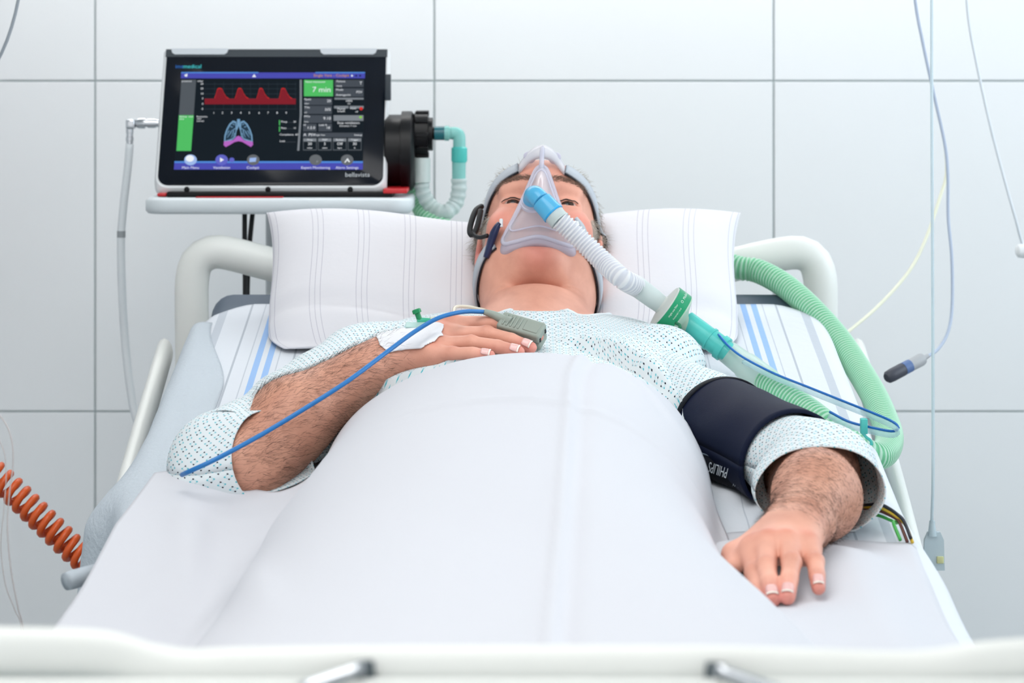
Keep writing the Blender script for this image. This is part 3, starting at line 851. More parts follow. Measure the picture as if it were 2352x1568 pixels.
# draw sheet hanging over the left side
t_ = np.linspace(0, 1, 50); Yd = np.linspace(2.71, 3.47, 110)
TT, DY = np.meshgrid(t_, Yd, indexing='xy')
Lx = 0.27; s_ = TT * Lx                                   # arc length outwards from the mattress top
x0 = 0.370 + 0.03 * smoothstep(2.85, 2.69, DY) + 0.045 * smoothstep(3.2, 3.47, DY)
pos = x0 + s_
over = np.maximum(0, pos - 0.422); ang = np.minimum(over / 0.026, math.pi / 2 * 0.93)
xo = np.where(over > 0, 0.422 + 0.026 * np.sin(ang), pos) + 0.10 * np.maximum(0, over - 0.04)
zo = np.where(over > 0, -0.026 * (1 - np.cos(ang)) - np.maximum(0, over - 0.04) * 0.98, 0)
fold = np.sin(DY * 34 + 2.0 * np.sin(DY * 9)) * 0.5 + 0.5 * np.sin(DY * 61 + 1)
xo = xo + 0.012 * fold * smoothstep(0.02, 0.14, over) - 0.008 * smoothstep(2.84, 2.76, DY) * smoothstep(0, 0.03, over)
zo = zo - 0.004 * (1 - smoothstep(0.0, 0.03, s_)) + 0.0055 * fabric_noise(pos, DY, 9, 2.5) * smoothstep(0.0, 0.05, s_)
flare = 0.040 * np.exp(-((DY - 2.88) / np.where(DY < 2.88, 0.035, 0.09)) ** 2) * smoothstep(0.0, 0.08, over)
G = np.stack([XC - (xo + flare), DY, CZ + mattress_r(DY) + zo + 0.006], 2)
u, v = arclen_uv(G)
ds = empty('draw_sheet', (XC - 0.44, 3.0, CZ - 0.5))
tag(ds, 'pale grey seersucker draw sheet hanging over the left edge of the mattress', 'draw sheet')
o = me_obj('sheet_cloth', G.reshape(-1, 3), [f[::-1] for f in gridmesh(G)], M_draw, ds, True, np.stack([u, v], 2).reshape(-1, 2)); solidify(o, 0.0015, -1)
rl = spline([P(150, 1336, 2.585), P(195, 1322, 2.60), P(240, 1308, 2.63), P(300, 1280, 2.69)], 24)
tube('rolled_edge', rl, np.interp(np.linspace(0, 1, 24), [0, 0.06, 0.5, 1], [0.0098, 0.0108, 0.0095, 0.007]), M_draw, ds, 16, True, 0.9)

# ------------------------------------------------------------------ white cover over the legs and belly
def cover_top(Y): return np.interp(Y, [1.5, 1.66, 1.8, 2.0, 2.3, 2.5, 2.7, 2.80, 2.87, 2.92, 2.965, 3.1], [-0.485, -0.478, -0.462, -0.452, -0.430, -0.392, -0.347, -0.333, -0.330, -0.336, -0.354, -0.36])
_ys = np.linspace(1.5, 3.1, 200); _zs = cover_top(_ys)
for _ in range(30): _zs[1:-1] = 0.5 * _zs[1:-1] + 0.25 * (_zs[2:] + _zs[:-2])
cover_top_s = lambda Y: np.interp(Y, _ys, _zs)
def cover_z(X, Y):
    W = np.interp(Y, [1.6, 2.0, 2.4, 2.7, 2.85, 2.97], [0.33, 0.31, 0.275, 0.252, 0.240, 0.235])
    Wr = np.interp(Y, [1.6, 2.0, 2.3, 2.45, 2.6, 2.72, 2.85, 2.97], [0.36, 0.30, 0.255, 0.226, 0.212, 0.206, 0.200, 0.196])
    xc = np.interp(Y, [1.6, 2.6, 2.8, 2.97], [0.0, 0.0, 0.022, 0.026])
    W = np.where(X > xc, Wr, W)
    base = mattress_r(Y) + 0.012 + 0.012 * smoothstep(-0.30, -0.36, X)
    h = cover_top_s(Y) - base
    t = np.abs(X - xc) / W
    ex = np.interp(Y, [1.8, 2.4, 2.8], [2.6, 2.3, 2.1])
    pw = np.interp(Y, [2.3, 2.8], [0.52, 0.60])
    prof = np.maximum(0, 1 - t ** ex) ** pw
    tail = 0.10 * np.exp(-np.maximum(0, t - 0.97) / 0.10)
    z = h * np.maximum(prof, tail * (t > 0.7))
    return base + z
NS, NT = 150, 220
sp = np.linspace(0, 1, NS); tp = np.linspace(0, 1, NT)
xl_y = lambda Y: np.interp(Y, [1.6, 2.0, 2.5, 2.7, 2.86], [-0.442, -0.440, -0.432, -0.424, -0.402])
xr_y = lambda Y: np.interp(Y, [1.6, 1.9, 2.2, 2.45, 2.6, 2.72, 2.80, 2.87], [0.46, 0.37, 0.295, 0.262, 0.240, 0.224, 0.217, 0.212])
X0 = -0.402 + (0.212 + 0.402) * sp
ytop = np.interp(X0, [-0.402, -0.36, -0.30, -0.262, -0.238, -0.215, -0.18, -0.137, -0.08, 0, 0.06, 0.115, 0.15, 0.18, 0.203, 0.213],
                 [2.85, 2.865, 2.835, 2.815, 2.83, 2.872, 2.92, 2.955, 2.978, 2.985, 2.98, 2.962, 2.935, 2.90, 2.85, 2.82])
for _ in range(3): ytop[1:-1] = 0.5 * ytop[1:-1] + 0.25 * (ytop[2:] + ytop[:-2])
CY = ytop[None, :] * (1 - tp[:, None]) + 1.63 * tp[:, None]
yl, yr = CY[:, 0], CY[:, -1]
CX = xl_y(yl)[:, None] * (1 - sp[None]) + xr_y(yr)[:, None] * sp[None]
CZr = cover_z(CX, CY)
for _ in range(4):
    CZr[1:-1, 1:-1] = 0.5 * CZr[1:-1, 1:-1] + 0.125 * (CZr[2:, 1:-1] + CZr[:-2, 1:-1] + CZr[1:-1, 2:] + CZr[1:-1, :-2])
hang = np.maximum(0, np.abs(CX - XC) - 0.436)
CZr -= 2.2 * hang
def ridge(d, w): return np.exp(-(d / w) ** 2)
cx1 = np.interp(CY, [1.6, 2.0, 2.45, 2.75, 2.9], [0.020, 0.030, 0.050, 0.064, 0.082])
CZr += 0.0042 * ridge(CX - cx1, 0.005) - 0.0035 * ridge(CX - cx1 - 0.013, 0.009)
cy2 = 2.655 - 0.04 * (CX - 0.07) + 0.22 * (CX - 0.07) ** 2 - np.where(CX < 0.07, 0.35, 0.05) * (CX - 0.07) ** 2
CZr += (0.0042 * ridge(CY - cy2, 0.007) - 0.0022 * ridge(CY - cy2 - 0.02, 0.014)) * smoothstep(-0.16, -0.06, CX)
for (a, b, A, w) in (((-0.24, 2.72), (-0.30, 2.25), 0.006, 0.02), ((-0.29, 2.60), (-0.20, 2.10), 0.004, 0.018), ((0.10, 2.9), (0.21, 2.74), 0.003, 0.012),
                     ((0.235, 2.5), (0.33, 2.05), 0.006, 0.014), ((0.20, 2.45), (0.30, 1.95), 0.005, 0.018), ((-0.36, 2.80), (-0.31, 2.45), 0.005, 0.02)):
    ab = np.array(b) - np.array(a); L2 = ab @ ab
    t = np.clip(((CX - a[0]) * ab[0] + (CY - a[1]) * ab[1]) / L2, 0, 1)
    d = np.hypot(CX - a[0] - t * ab[0], CY - a[1] - t * ab[1])
    CZr += 1.5 * A * ridge(d, w) * np.sin(t * math.pi)
CZr += 0.0026 * fabric_noise(CX, CY, 21, 1.2)
CZr = np.maximum(CZr, mattress_r(CY) + 0.006 + 0.014 * smoothstep(-0.30, -0.36, CX) - 2.2 * hang)
G = np.stack([CX, CY, CZ + CZr], 2)
# sheet lies over the index finger of the stretched hand
u, v = arclen_uv(G)
COVER_G = G.copy()
cov = me_obj('cover_sheet', G.reshape(-1, 3), [f[::-1] for f in gridmesh(G)], M_cover, None, True, np.stack([u, v], 2).reshape(-1, 2)); solidify(cov, 0.0016, 0)
tag(cov, 'plain white cover sheet over the patient\'s belly and legs with ironed creases', 'cover sheet')

# folded white sheet on the mattress under the stretched hand
xs_ = np.linspace(0.17, 0.440, 60); ys_ = np.linspace(1.64, 2.72, 110)
PX, PY = np.meshgrid(xs_, ys_, indexing='xy')
PYt = PY - 0.02 * smoothstep(0.36, 0.43, PX) + 0.012 * np.sin(PX * 30)
lift = 0.032 * smoothstep(2.72, 2.60, PY) * smoothstep(0.440, 0.34, PX) + 0.004
PZ = mattress_r(PYt) + lift + 0.0025 * fabric_noise(PX, PY, 44, 1.5) * smoothstep(2.72, 2.6, PY) - 0.9 * np.maximum(0, PX - 0.425)
G = np.stack([PX, PYt, CZ + PZ], 2); u, v = arclen_uv(G)
o = me_obj('folded_sheet', G.reshape(-1, 3), gridmesh(G), M_cover, None, True, np.stack([u, v], 2).reshape(-1, 2)); solidify(o, 0.0015, -1)
tag(o, 'folded white sheet on the mattress under the patient\'s outstretched hand', 'sheet')

# ------------------------------------------------------------------ pillow
NA, NB = 120, 70
aa = np.sin(np.linspace(-math.pi / 2, math.pi / 2, NA)); bb = np.sin(np.linspace(-math.pi / 2, math.pi / 2, NB))
A, B = np.meshgrid(aa, bb, indexing='xy')
e_ = np.array([0, math.cos(math.radians(40)), math.sin(math.radians(40))]); nn_ = np.array([0, -e_[2], e_[1]])
pc = np.array([-0.012, 3.465, -0.318])
wx = np.where(B > 0, 0.319 + 0.018 * np.abs(B) ** 2.5, 0.319 - 0.030 * np.abs(B) ** 3.5); wb = 0.152 + 0.008 * A ** 2
T_ = 0.070 * np.maximum(0, 1 - np.abs(A) ** 4.0) ** 0.50 * np.where(B < 0, np.maximum(0, 1 - np.abs(B) ** 4.5) ** 0.42, np.maximum(0, 1 - np.abs(B) ** 3.0) ** 0.55)
wr = fabric_noise(A * 0.33, B * 0.16, 5, 2.2) * 0.004
front = pc + A[..., None] * wx[..., None] * [1, 0, 0] + (B * wb)[..., None] * e_ + (T_ * 1.05 + wr * (1 - np.maximum(np.abs(A), np.abs(B)) ** 4))[..., None] * nn_
back = pc + A[..., None] * wx[..., None] * [1, 0, 0] + (B * wb)[..., None] * e_ - (T_ * 0.75)[..., None] * nn_
# the fold where the pillowcase flap ends, lower left
foldd = (B + 0.52 + 0.28 * (A + 0.4))
front += (-0.010 * np.exp(-(foldd / 0.07) ** 2) * smoothstep(-0.15, -0.4, A))[..., None] * nn_
front += (-0.008 * np.exp(-((B + 0.55 - 0.3 * (A - 0.5)) / 0.08) ** 2) * smoothstep(0.3, 0.6, A))[..., None] * nn_
drop_ = (0.026 * np.exp(-(np.abs(A) / 0.5) ** 2.2))[..., None] * np.array([0, 0.2, -1.0])
front = front + drop_; back = back + drop_
# dented by the head
hc_ = HO - HNv * 0.012 + HUv * 0.01
def dent(Q):
    for c, r in ((hc_, np.array([0.094, 0.108, 0.112])), (HO - HNv * 0.02 - HUv * 0.09, np.array([0.088, 0.09, 0.09]))):
        q = (Q - c) @ HB.T / r; l = np.linalg.norm(q, axis=-1)
        push = np.clip(1.0 - l, 0, 1)
        Q = Q - (push * 0.115)[..., None] * nn_ - (push * 0.05)[..., None] * e_
    return Q
front = dent(front)
gap = ((front - back) * nn_).sum(-1)
back = back - np.maximum(0, 0.012 - gap)[..., None] * nn_ * (T_ > 0.004)[..., None]
lowlim = mattress_r(back[..., 1]) + 0.006
for Q in (back, front): Q[..., 2] = np.maximum(Q[..., 2], np.where(Q is back, lowlim, lowlim))
V = np.vstack([front.reshape(-1, 3), back.reshape(-1, 3)]) + [0, 0, CZ]
f1 = [f for f in gridmesh(front)]; nf = NA * NB
fs = f1 + [tuple(i + nf for i in f[::-1]) for f in f1]
ring_ = [(0, j) for j in range(NA)] + [(i, NA - 1) for i in range(1, NB)] + [(NB - 1, j) for j in range(NA - 2, -1, -1)] + [(i, 0) for i in range(NB - 2, 0, -1)]
rid = [i * NA + j for i, j in ring_]
for k in range(len(rid)):
    a, b = rid[k], rid[(k + 1) % len(rid)]; fs.append((a, a + nf, b + nf, b))
uvp = np.stack([A * 0.37, B * 0.2], 2).reshape(-1, 2)
pl = me_obj('pillow', V, fs, M_pillow, None, True, np.vstack([uvp, uvp]))
md = pl.modifiers.new('smooth', 'SMOOTH'); md.iterations = 6; md.factor = 0.5
tag(pl, 'plump white pillow with fine grey stripes under the patient\'s head', 'pillow')

# ------------------------------------------------------------------ gown
def gown_material():
    m = mat('gown_print', srgb(232, 240, 243), 0.85, spec=0.12)
    nt = m.node_tree; b = nt.nodes['Principled BSDF']; L = nt.links
    uvn = nt.nodes.new('ShaderNodeUVMap'); uvn.uv_map = 'uv'
    sep = nt.nodes.new('ShaderNodeSeparateXYZ'); L.new(uvn.outputs['UV'], sep.inputs[0])
    def mth(op, a, bb=None, c=None):
        n = nt.nodes.new('ShaderNodeMath'); n.operation = op
        for i, x in enumerate((a, bb, c)):
            if x is None: continue
            if isinstance(x, (int, float)): n.inputs[i].default_value = x
            else: L.new(x, n.inputs[i])
        return n.outputs[0]
    Lc = 0.0150
    u = mth('MULTIPLY', sep.outputs['X'], 1 / Lc); v = mth('MULTIPLY', sep.outputs['Y'], 1 / Lc)
    s = mth('SUBTRACT', mth('FRACT', mth('ADD', u, v)), 0.5); t = mth('SUBTRACT', mth('FRACT', mth('ADD', mth('SUBTRACT', u, v), 100.0)), 0.5)
    as_, at_ = mth('ABSOLUTE', s), mth('ABSOLUTE', t)
    mxx = mth('MAXIMUM', as_, at_); mnn = mth('MINIMUM', as_, at_)
    ring = mth('MULTIPLY', mth('GREATER_THAN', mxx, 0.140), mth('LESS_THAN', mxx, 0.270))
    corner = mth('MULTIPLY', ring, mth('GREATER_THAN', mnn, 0.125))
    diag = mth('GREATER_THAN', mth('MULTIPLY', s, t), 0.0)
    dark = mth('MULTIPLY', corner, diag)
    edge = mth('MULTIPLY', ring, mth('LESS_THAN', mnn, 0.10))
    teal = mth('MAXIMUM', mth('MULTIPLY', corner, mth('SUBTRACT', 1.0, diag)), mth('MULTIPLY', edge, 0.25))
    m1 = nt.nodes.new('ShaderNodeMix'); m1.data_type = 'RGBA'; L.new(teal, m1.inputs[0]); m1.inputs[6].default_value = srgb(224, 231, 234); m1.inputs[7].default_value = srgb(84, 186, 200)
    m2 = nt.nodes.new('ShaderNodeMix'); m2.data_type = 'RGBA'; L.new(dark, m2.inputs[0]); L.new(m1.outputs[2], m2.inputs[6]); m2.inputs[7].default_value = srgb(16, 20, 40)
    L.new(m2.outputs[2], b.inputs['Base Color'])
    n = nt.nodes.new('ShaderNodeTexNoise'); n.inputs['Scale'].default_value = 40; L.new(uvn.outputs['UV'], n.inputs['Vector'])
    bp = nt.nodes.new('ShaderNodeBump'); bp.inputs['Strength'].default_value = 0.3; bp.inputs['Distance'].default_value = 0.004
    L.new(n.outputs['Fac'], bp.inputs['Height']); L.new(bp.outputs['Normal'], b.inputs['Normal'])
    return m
M_gown = gown_material()
def body_top(X, Y, zmax):
    p, n, i, d = bvh.ray_cast(Vector((X, Y, CZ + zmax)), Vector((0, 0, -1)))
    return (p.z - CZ) if p is not None else -1.0
NU, NV = 150, 120
tt = np.sin(np.linspace(-math.pi / 2, math.pi / 2, NU)); vv = np.linspace(0, 1, NV)
NKX = 0.032
GX = np.zeros((NV, NU)); GY = np.zeros((NV, NU)); GZ = np.zeros((NV, NU))
for j in range(NU):
    xa = tt[j] * 0.235 + 0.012
    dx = abs(xa - NKX)
    yend = 3.226 + 0.115 * float(smoothstep(0.070, 0.135, dx))
    yy = 2.80 + (yend - 2.80) * vv
    W = np.interp(yy, [2.8, 3.0, 3.12, 3.2, 3.3, 3.37], [0.236, 0.228, 0.230, 0.240, 0.215, 0.19] if tt[j] < 0 else [0.204, 0.210, 0.226, 0.236, 0.215, 0.19])
    GY[:, j] = yy; GX[:, j] = 0.010 + tt[j] * W
    zc = np.interp(yy, [2.80, 2.9, 3.0, 3.1, 3.18, 3.24, 3.30, 3.38], [-0.342, -0.350, -0.350, -0.337, -0.328, -0.322, -0.326, -0.352])
    base = mattress_r(yy) + 0.010
    ex = np.interp(yy, [2.8, 3.0, 3.15, 3.25], [2.1, 2.3, 2.8, 3.2])
    GZ[:, j] = base + (zc - base) * np.maximum(0, 1 - abs(tt[j]) ** ex) ** 0.52
for i in range(NV):
    for j in range(NU):
        zt = body_top(GX[i, j], GY[i, j], -0.315 if GY[i, j] > 3.12 else -0.352) if (GY[i, j] > 3.10 or abs(GX[i, j] - 0.03) < 0.11) else -1
        if zt > -0.6: GZ[i, j] = min(max(GZ[i, j], zt + 0.005), -0.318)
for _ in range(5):
    GZ[1:-1, 1:-1] = 0.5 * GZ[1:-1, 1:-1] + 0.125 * (GZ[2:, 1:-1] + GZ[:-2, 1:-1] + GZ[1:-1, 2:] + GZ[1:-1, :-2])
def fold_line(pts, A, w, off=0.0):
    global GZ
    best = np.full(GX.shape, 9.0); tb = np.zeros(GX.shape)
    n = len(pts) - 1
    for k in range(n):
        a = np.array(pts[k]); b = np.array(pts[k + 1]); ab = b - a
        t = np.clip(((GX - a[0]) * ab[0] + (GY - a[1]) * ab[1]) / (ab @ ab), 0, 1)
        d = np.hypot(GX - a[0] - t * ab[0], GY - a[1] - t * ab[1])
        m = d < best; best[m] = d[m]; tb[m] = (k + t[m]) / n
    GZ = GZ + A * ridge(best, w) * np.sin(np.clip(tb, 0.05, 0.95) * math.pi) ** 0.5
fold_line([(0.07, 3.075), (0.13, 3.045), (0.175, 3.01), (0.215, 2.95)], 0.020, 0.013)
fold_line([(0.08, 3.050), (0.135, 3.020), (0.180, 2.985), (0.22, 2.93)], -0.016, 0.010)
fold_line([(0.10, 3.115), (0.15, 3.09), (0.20, 3.05)], 0.006, 0.012)
fold_line([(0.06, 3.16), (0.12, 3.14), (0.19, 3.11)], 0.005, 0.014)
fold_line([(-0.05, 3.18), (0.03, 3.15), (0.10, 3.15)], 0.004, 0.012)
fold_line([(-0.08, 3.12), (0.0, 3.10), (0.08, 3.10)], -0.004, 0.014)
GZ = GZ + 0.0018 * fabric_noise(GX, GY, 31, 2.0)
_lim = cover_z(GX, GY) - 0.010
GZ = np.where((GY < 2.975) & (GX < 0.20), np.minimum(GZ, np.where(GX < 0, _lim, _lim)), GZ)
gown = empty('hospital_gown', (0.0, 3.05, CZ - 0.42)); put(gown, person)
gown['label'] = 'white hospital gown printed with small teal and navy diamonds'
G = np.stack([GX, GY, CZ + GZ], 2)
GOWN_G = G.copy()
u, v = arclen_uv(G); u = u - u[:, NU // 2][:, None]
v = v[:, NU // 2][:, None] * np.ones_like(v) + (GY - GY[:, NU // 2][:, None]) * 1.0
o = me_obj('gown_front', G.reshape(-1, 3), [f for f in gridmesh(G)], M_gown, gown, True, np.stack([u, v], 2).reshape(-1, 2)); solidify(o, 0.0014, 0)

def loft(name, rings, m, parent, seg=48, thick=0.0014, nsub=14, wrinkle=0.0, seed=1, clampz=0.008, close_ends=False):
    """rings = [(centre, axis, ra, rb)] in camera-relative heights; smooth tube of cloth"""
    cs = spline([np.r_[r[0], r[1], r[2], r[3]] for r in rings], nsub * (len(rings) - 1) + 1)
    P_, AXs, ra, rb = cs[:, :3], cs[:, 3:6], cs[:, 6], cs[:, 7]
    V = []; up0 = np.array([0, 0, 1.0])
    ang = np.linspace(0, 2 * math.pi, seg, endpoint=False)
    for k in range(len(P_)):
        ax = nrm(AXs[k]); s1 = nrm(np.cross(ax, up0)); s2 = np.cross(s1, ax)
        V.append(P_[k] + np.cos(ang)[:, None] * s1 * ra[k] + np.sin(ang)[:, None] * s2 * rb[k])
    G = np.array(V)
    L_ = np.r_[0, np.cumsum(np.linalg.norm(np.diff(G, axis=0), axis=2).mean(1))]
    if wrinkle:
        Aa, Ll = np.meshgrid(ang, L_, indexing='xy')
        w = np.sin(Ll * 70 + 2.2 * np.sin(Aa * 2 + seed) + seed) * 0.6 + np.sin(Ll * 38 - Aa * 3 + seed * 2) * 0.7 + 0.5 * np.sin(Aa * 5 + Ll * 20)
        nrmv = G - P_[:, None]; nrmv /= np.linalg.norm(nrmv, axis=2)[..., None]
        G = G + nrmv * (w * wrinkle)[..., None]
    if clampz is not None: G[..., 2] = np.maximum(G[..., 2], mattress_r(G[..., 1]) + clampz)
    G[..., 2] += CZ
    R = float(np.mean(ra))
    Gc = np.concatenate([G, G[:, :1]], 1)
    du = np.full((len(P_), seg + 1), 2 * math.pi * R / seg); du[:, 0] = 0; uu = np.cumsum(du, 1)
    vv_ = np.broadcast_to(L_[:, None], uu.shape)
    o = me_obj(name, Gc.reshape(-1, 3), [f[::-1] for f in gridmesh(Gc)], m, parent, True, np.stack([uu, vv_], 2).reshape(-1, 2))
    solidify(o, thick, 0)
    return o
fdR = nrm(FM_R - EL_R); uaR = nrm(EL_R - SH_R)
lerp = lambda a, b, t: a * (1 - t) + b * t
hemR = nrm(np.array([0.62, -0.55, 0.30]))
loft('sleeve', [(lerp(SH_R, EL_R, -0.05) + [0.01, 0, 0.005], uaR, 0.060, 0.058), (lerp(SH_R, EL_R, 0.28), uaR, 0.064, 0.062),
                (lerp(SH_R, EL_R, 0.58) + [-0.006, 0, -0.004], uaR, 0.068, 0.064), (lerp(SH_R, EL_R, 0.84) + [-0.014, 0, -0.004], nrm(uaR + 0.1 * hemR), 0.069, 0.066),
                (EL_R + [-0.022, -0.004, -0.002], nrm(uaR * 0.7 + hemR * 0.4), 0.067, 0.066), (EL_R + [-0.004, -0.010, -0.002], nrm(uaR * 0.25 + hemR), 0.066, 0.066),
                (EL_R + [0.034, -0.010, 0.006], hemR, 0.060, 0.063)], M_gown, gown, wrinkle=0.0022, seed=2)
fdL = nrm(FM_L - EL_L); uaL = nrm(EL_L - SH_L)
loft('sleeve', [(lerp(SH_L, EL_L, -0.08) + [-0.01, 0, 0.006], uaL, 0.058, 0.056), (lerp(SH_L, EL_L, 0.25), uaL, 0.058, 0.057), (lerp(SH_L, EL_L, 0.50), uaL, 0.055, 0.053),
                (lerp(SH_L, EL_L, 0.78), nrm(uaL + 0.1 * fdL), 0.056, 0.053), (EL_L + [0.006, 0, 0.002], nrm(uaL * 0.5 + fdL * 0.6), 0.064, 0.056),
                (lerp(EL_L, R3(1884, 1130, 2.72), 0.5), fdL, 0.068, 0.053), (R3(1886, 1128, 2.72), nrm(fdL + np.array([0.1, 0, 0.15])), 0.071, 0.048)], M_gown, gown, wrinkle=0.0014, seed=5)
# neck binding
nb = []
for j in range(NU):
    if abs(GX[-1, j] - NKX) < 0.118: nb.append(G[-1, j] if False else (GX[-1, j], GY[-1, j], CZ + GZ[-1, j]))
tube('neck_binding', spline(nb[::3], 60), 0.0022, mat('gown_binding', srgb(236, 243, 246), 0.85), gown, 8)

# ------------------------------------------------------------------ lettering
def text_mesh(s, size, align='LEFT'):
    cu = bpy.data.curves.new('lettering', 'FONT'); cu.body = s; cu.size = size; cu.align_x = align; cu.align_y = 'CENTER'
    cu.resolution_u = 3
    ob = bpy.data.objects.new('lettering', cu); C.objects.link(ob)
    bpy.context.view_layer.update()
    me = bpy.data.meshes.new_from_object(ob.evaluated_get(bpy.context.evaluated_depsgraph_get()))
    bpy.data.objects.remove(ob); bpy.data.curves.remove(cu)
    return me
def text(name, s, size, m, parent, origin, ex, ey, align='LEFT', stretch=1.0):
    """flat lettering: origin and the unit vectors of its reading and up directions in world space"""
    me = text_mesh(s, size, align)
    v = np.zeros(len(me.vertices) * 3); me.vertices.foreach_get('co', v); v = v.reshape(-1, 3)
    fs = [tuple(p.vertices) for p in me.polygons]; bpy.data.meshes.remove(me)
    if len(v) == 0: return None
    W = np.array(origin)[None] + v[:, :1] * stretch * np.array(ex)[None] + v[:, 1:2] * np.array(ey)[None]
    return me_obj(name, W, fs, m, parent, False)

# ------------------------------------------------------------------ ventilator
vent = empty('ventilator', (-0.362, 3.84, CZ - 0.196))
tag(vent, 'black-fronted ventilator with a lit touch screen, on the trolley tray', 'ventilator')
LEAN = math.radians(28)
VO = Vector((-0.3625, 3.78, CZ - 0.194)); eV = Vector((0, math.sin(LEAN), math.cos(LEAN))); nV = Vector((0, -math.cos(LEAN), math.sin(LEAN)))
def Vl(a, b, w=0.0): return VO + Vector((a, 0, 0)) + eV * b + nV * w
def on_plane(px, py):
    o = Vector((0, 0, CZ)); d = P(px, py, 1.0) - o
    p = o + d * ((VO - o).dot(nV) / d.dot(nV)) - VO
    return p.x, p.dot(eV)
zq = lambda zx, zy: on_plane(340 + zx / 3.734, 90 + zy / 3.734)
HT = on_plane(620, 114)[1]; HW = 0.1745
def outline(hw, b0, b1, rb, rt, n=7):
    pts = []
    for (cx, cb, r, a0) in ((hw - rt, b1 - rt, rt, 0), (-hw + rt, b1 - rt, rt, 90), (-hw + rb, b0 + rb, rb, 180), (hw - rb, b0 + rb, rb, 270)):
        for a in np.linspace(a0, a0 + 90, n): pts.append((cx + r * math.cos(math.radians(a)), cb + r * math.sin(math.radians(a))))
    return pts
def loft_outlines(name, specs, m, parent, ang=35):
    G = np.array([[tuple(Vl(a, b, w)) for a, b in outline(hw, b0, b1, rb, rt)] for (hw, b0, b1, rb, rt, w) in specs]); n = G.shape[1]
    fs = gridmesh(G, True) + [tuple(range(n))[::-1], tuple((len(specs) - 1) * n + j for j in range(n))]
    return autosmooth(me_obj(name, G.reshape(-1, 3), [f for f in fs], m, parent), ang)
M_vhouse = mat('ventilator_housing', srgb(226, 229, 231), 0.35)
M_glass = mat('ventilator_glass', srgb(12, 18, 28), 0.12, spec=0.2)
M_vdark = mat('ventilator_dark_strip', srgb(44, 54, 62), 0.3)
loft_outlines('housing', [(HW - 0.022, 0.03, HT - 0.02, 0.012, 0.006, -0.085), (HW - 0.004, 0.006, HT - 0.002, 0.018, 0.004, -0.045), (HW, -0.006, HT, 0.020, 0.003, -0.014),
                          (HW, -0.002, HT, 0.020, 0.003, -0.006), (HW - 0.003, 0.0045, HT, 0.018, 0.003, 0.0)], M_vhouse, vent)
glass = loft_outlines('front_glass', [(HW - 0.0055, 0.0085, HT - 0.0005, 0.016, 0.002, -0.001), (HW - 0.0055, 0.0085, HT - 0.0005, 0.016, 0.002, 0.0008), (HW - 0.006, 0.009, HT - 0.001, 0.016, 0.002, 0.0012)], M_glass, vent)
def quad_plate(name, q, m, parent, w0, w1):
    """thin plate on the front from four (a, b) corners"""
    V = [Vl(a, b, w0) for a, b in q] + [Vl(a, b, w1) for a, b in q]
    return me_obj(name, V, [(3, 2, 1, 0), (4, 5, 6, 7), (0, 1, 5, 4), (1, 2, 6, 5), (2, 3, 7, 6), (3, 0, 4, 7)], m, parent, False)
quad_plate('top_strip', [(-HW + 0.004, HT - 0.0135), (HW - 0.004, HT - 0.0135), (HW - 0.004, HT - 0.0002), (-HW + 0.004, HT - 0.0002)], M_vdark, vent, 0.0008, 0.0018)
M_status = mat('status_light', srgb(206, 212, 218), 0.3)
for (x0, x1) in ((200, 692), (1475, 1965)):
    a0, bt = zq(x0, 92); a1, _ = zq(x1, 92); _, bb0 = zq(x0, 138)
    pts = [(a0 + 0.006, bb0), (a1 - 0.006, bb0), (a1 - 0.002, bb0 + 0.003), (a1, HT + 0.0003), (a0, HT + 0.0003), (a0 + 0.002, bb0 + 0.003)]
    V = [Vl(a, b, 0.0015) for a, b in pts] + [Vl(a, b, 0.0034) for a, b in pts]; k = len(pts)
    me_obj('status_light', V, [tuple(range(k))[::-1], tuple(range(k, 2 * k))] + [(i, (i + 1) % k, k + (i + 1) % k, k + i) for i in range(k)], M_status, vent, False)
for px in (428, 615, 804):
    p = P(px, 435, 3.765)
    lathe('screw', [(0, 0.0042), (0.002, 0.0042), (0.003, 0.003)], p + Vector((0, 0.006, 0)), (0, -1, -0.2), M_black, vent, 16)
lathe('port_stub', [(0, 0.006), (0.02, 0.006)], P(365, 283, 3.85), (-1, 0, 0), M_chrome, vent, 20)
box('side_socket', (-0.1925, 3.83, CZ - 0.06), (-0.184, 3.85, CZ - 0.02), M_vdark, vent, 0.001)
# dock under the ventilator
M_red = mat('red_plastic', srgb(196, 26, 34), 0.4)
# screen picture
def em(name, c, s=0.8):
    m = mat(name, (c[0] * 0.15, c[1] * 0.15, c[2] * 0.15, 1), 0.5, spec=0.05, emit=c, estr=s)
    m.cycles.emission_sampling = 'NONE'
    return m
E_bg = em('screen_dark', srgb(14, 24, 32)); E_blue = em('screen_blue', srgb(70, 72, 168)); E_lblue = em('screen_light_blue', srgb(76, 130, 205))
E_gr = em('screen_green', srgb(76, 180, 94)); E_g1 = em('screen_grey', srgb(66, 72, 80)); E_g2 = em('screen_light_grey', srgb(120, 126, 132)); E_g0 = em('screen_mid_grey', srgb(78, 84, 90))
E_red = em('screen_red', srgb(122, 26, 38)); E_rl = em('screen_red_line', srgb(206, 44, 40)); E_w = em('screen_white', srgb(222, 226, 230), 0.85); E_grid = em('screen_grid', srgb(46, 56, 66))
E_lung = em('screen_lung', srgb(110, 150, 182)); E_lungd = em('screen_lung_dark', srgb(34, 54, 70)); E_pink = em('screen_pink', srgb(172, 96, 184)); E_or = em('screen_orange', srgb(206, 150, 60)); E_cyan = em('logo_cyan', srgb(70, 200, 205)); E_lb = em('logo_blue', srgb(50, 110, 190))
E_btn = em('button_blue', srgb(92, 96, 186)); E_btn2 = em('button_pale', srgb(150, 176, 222)); E_btn3 = em('button_grey', srgb(96, 100, 104))
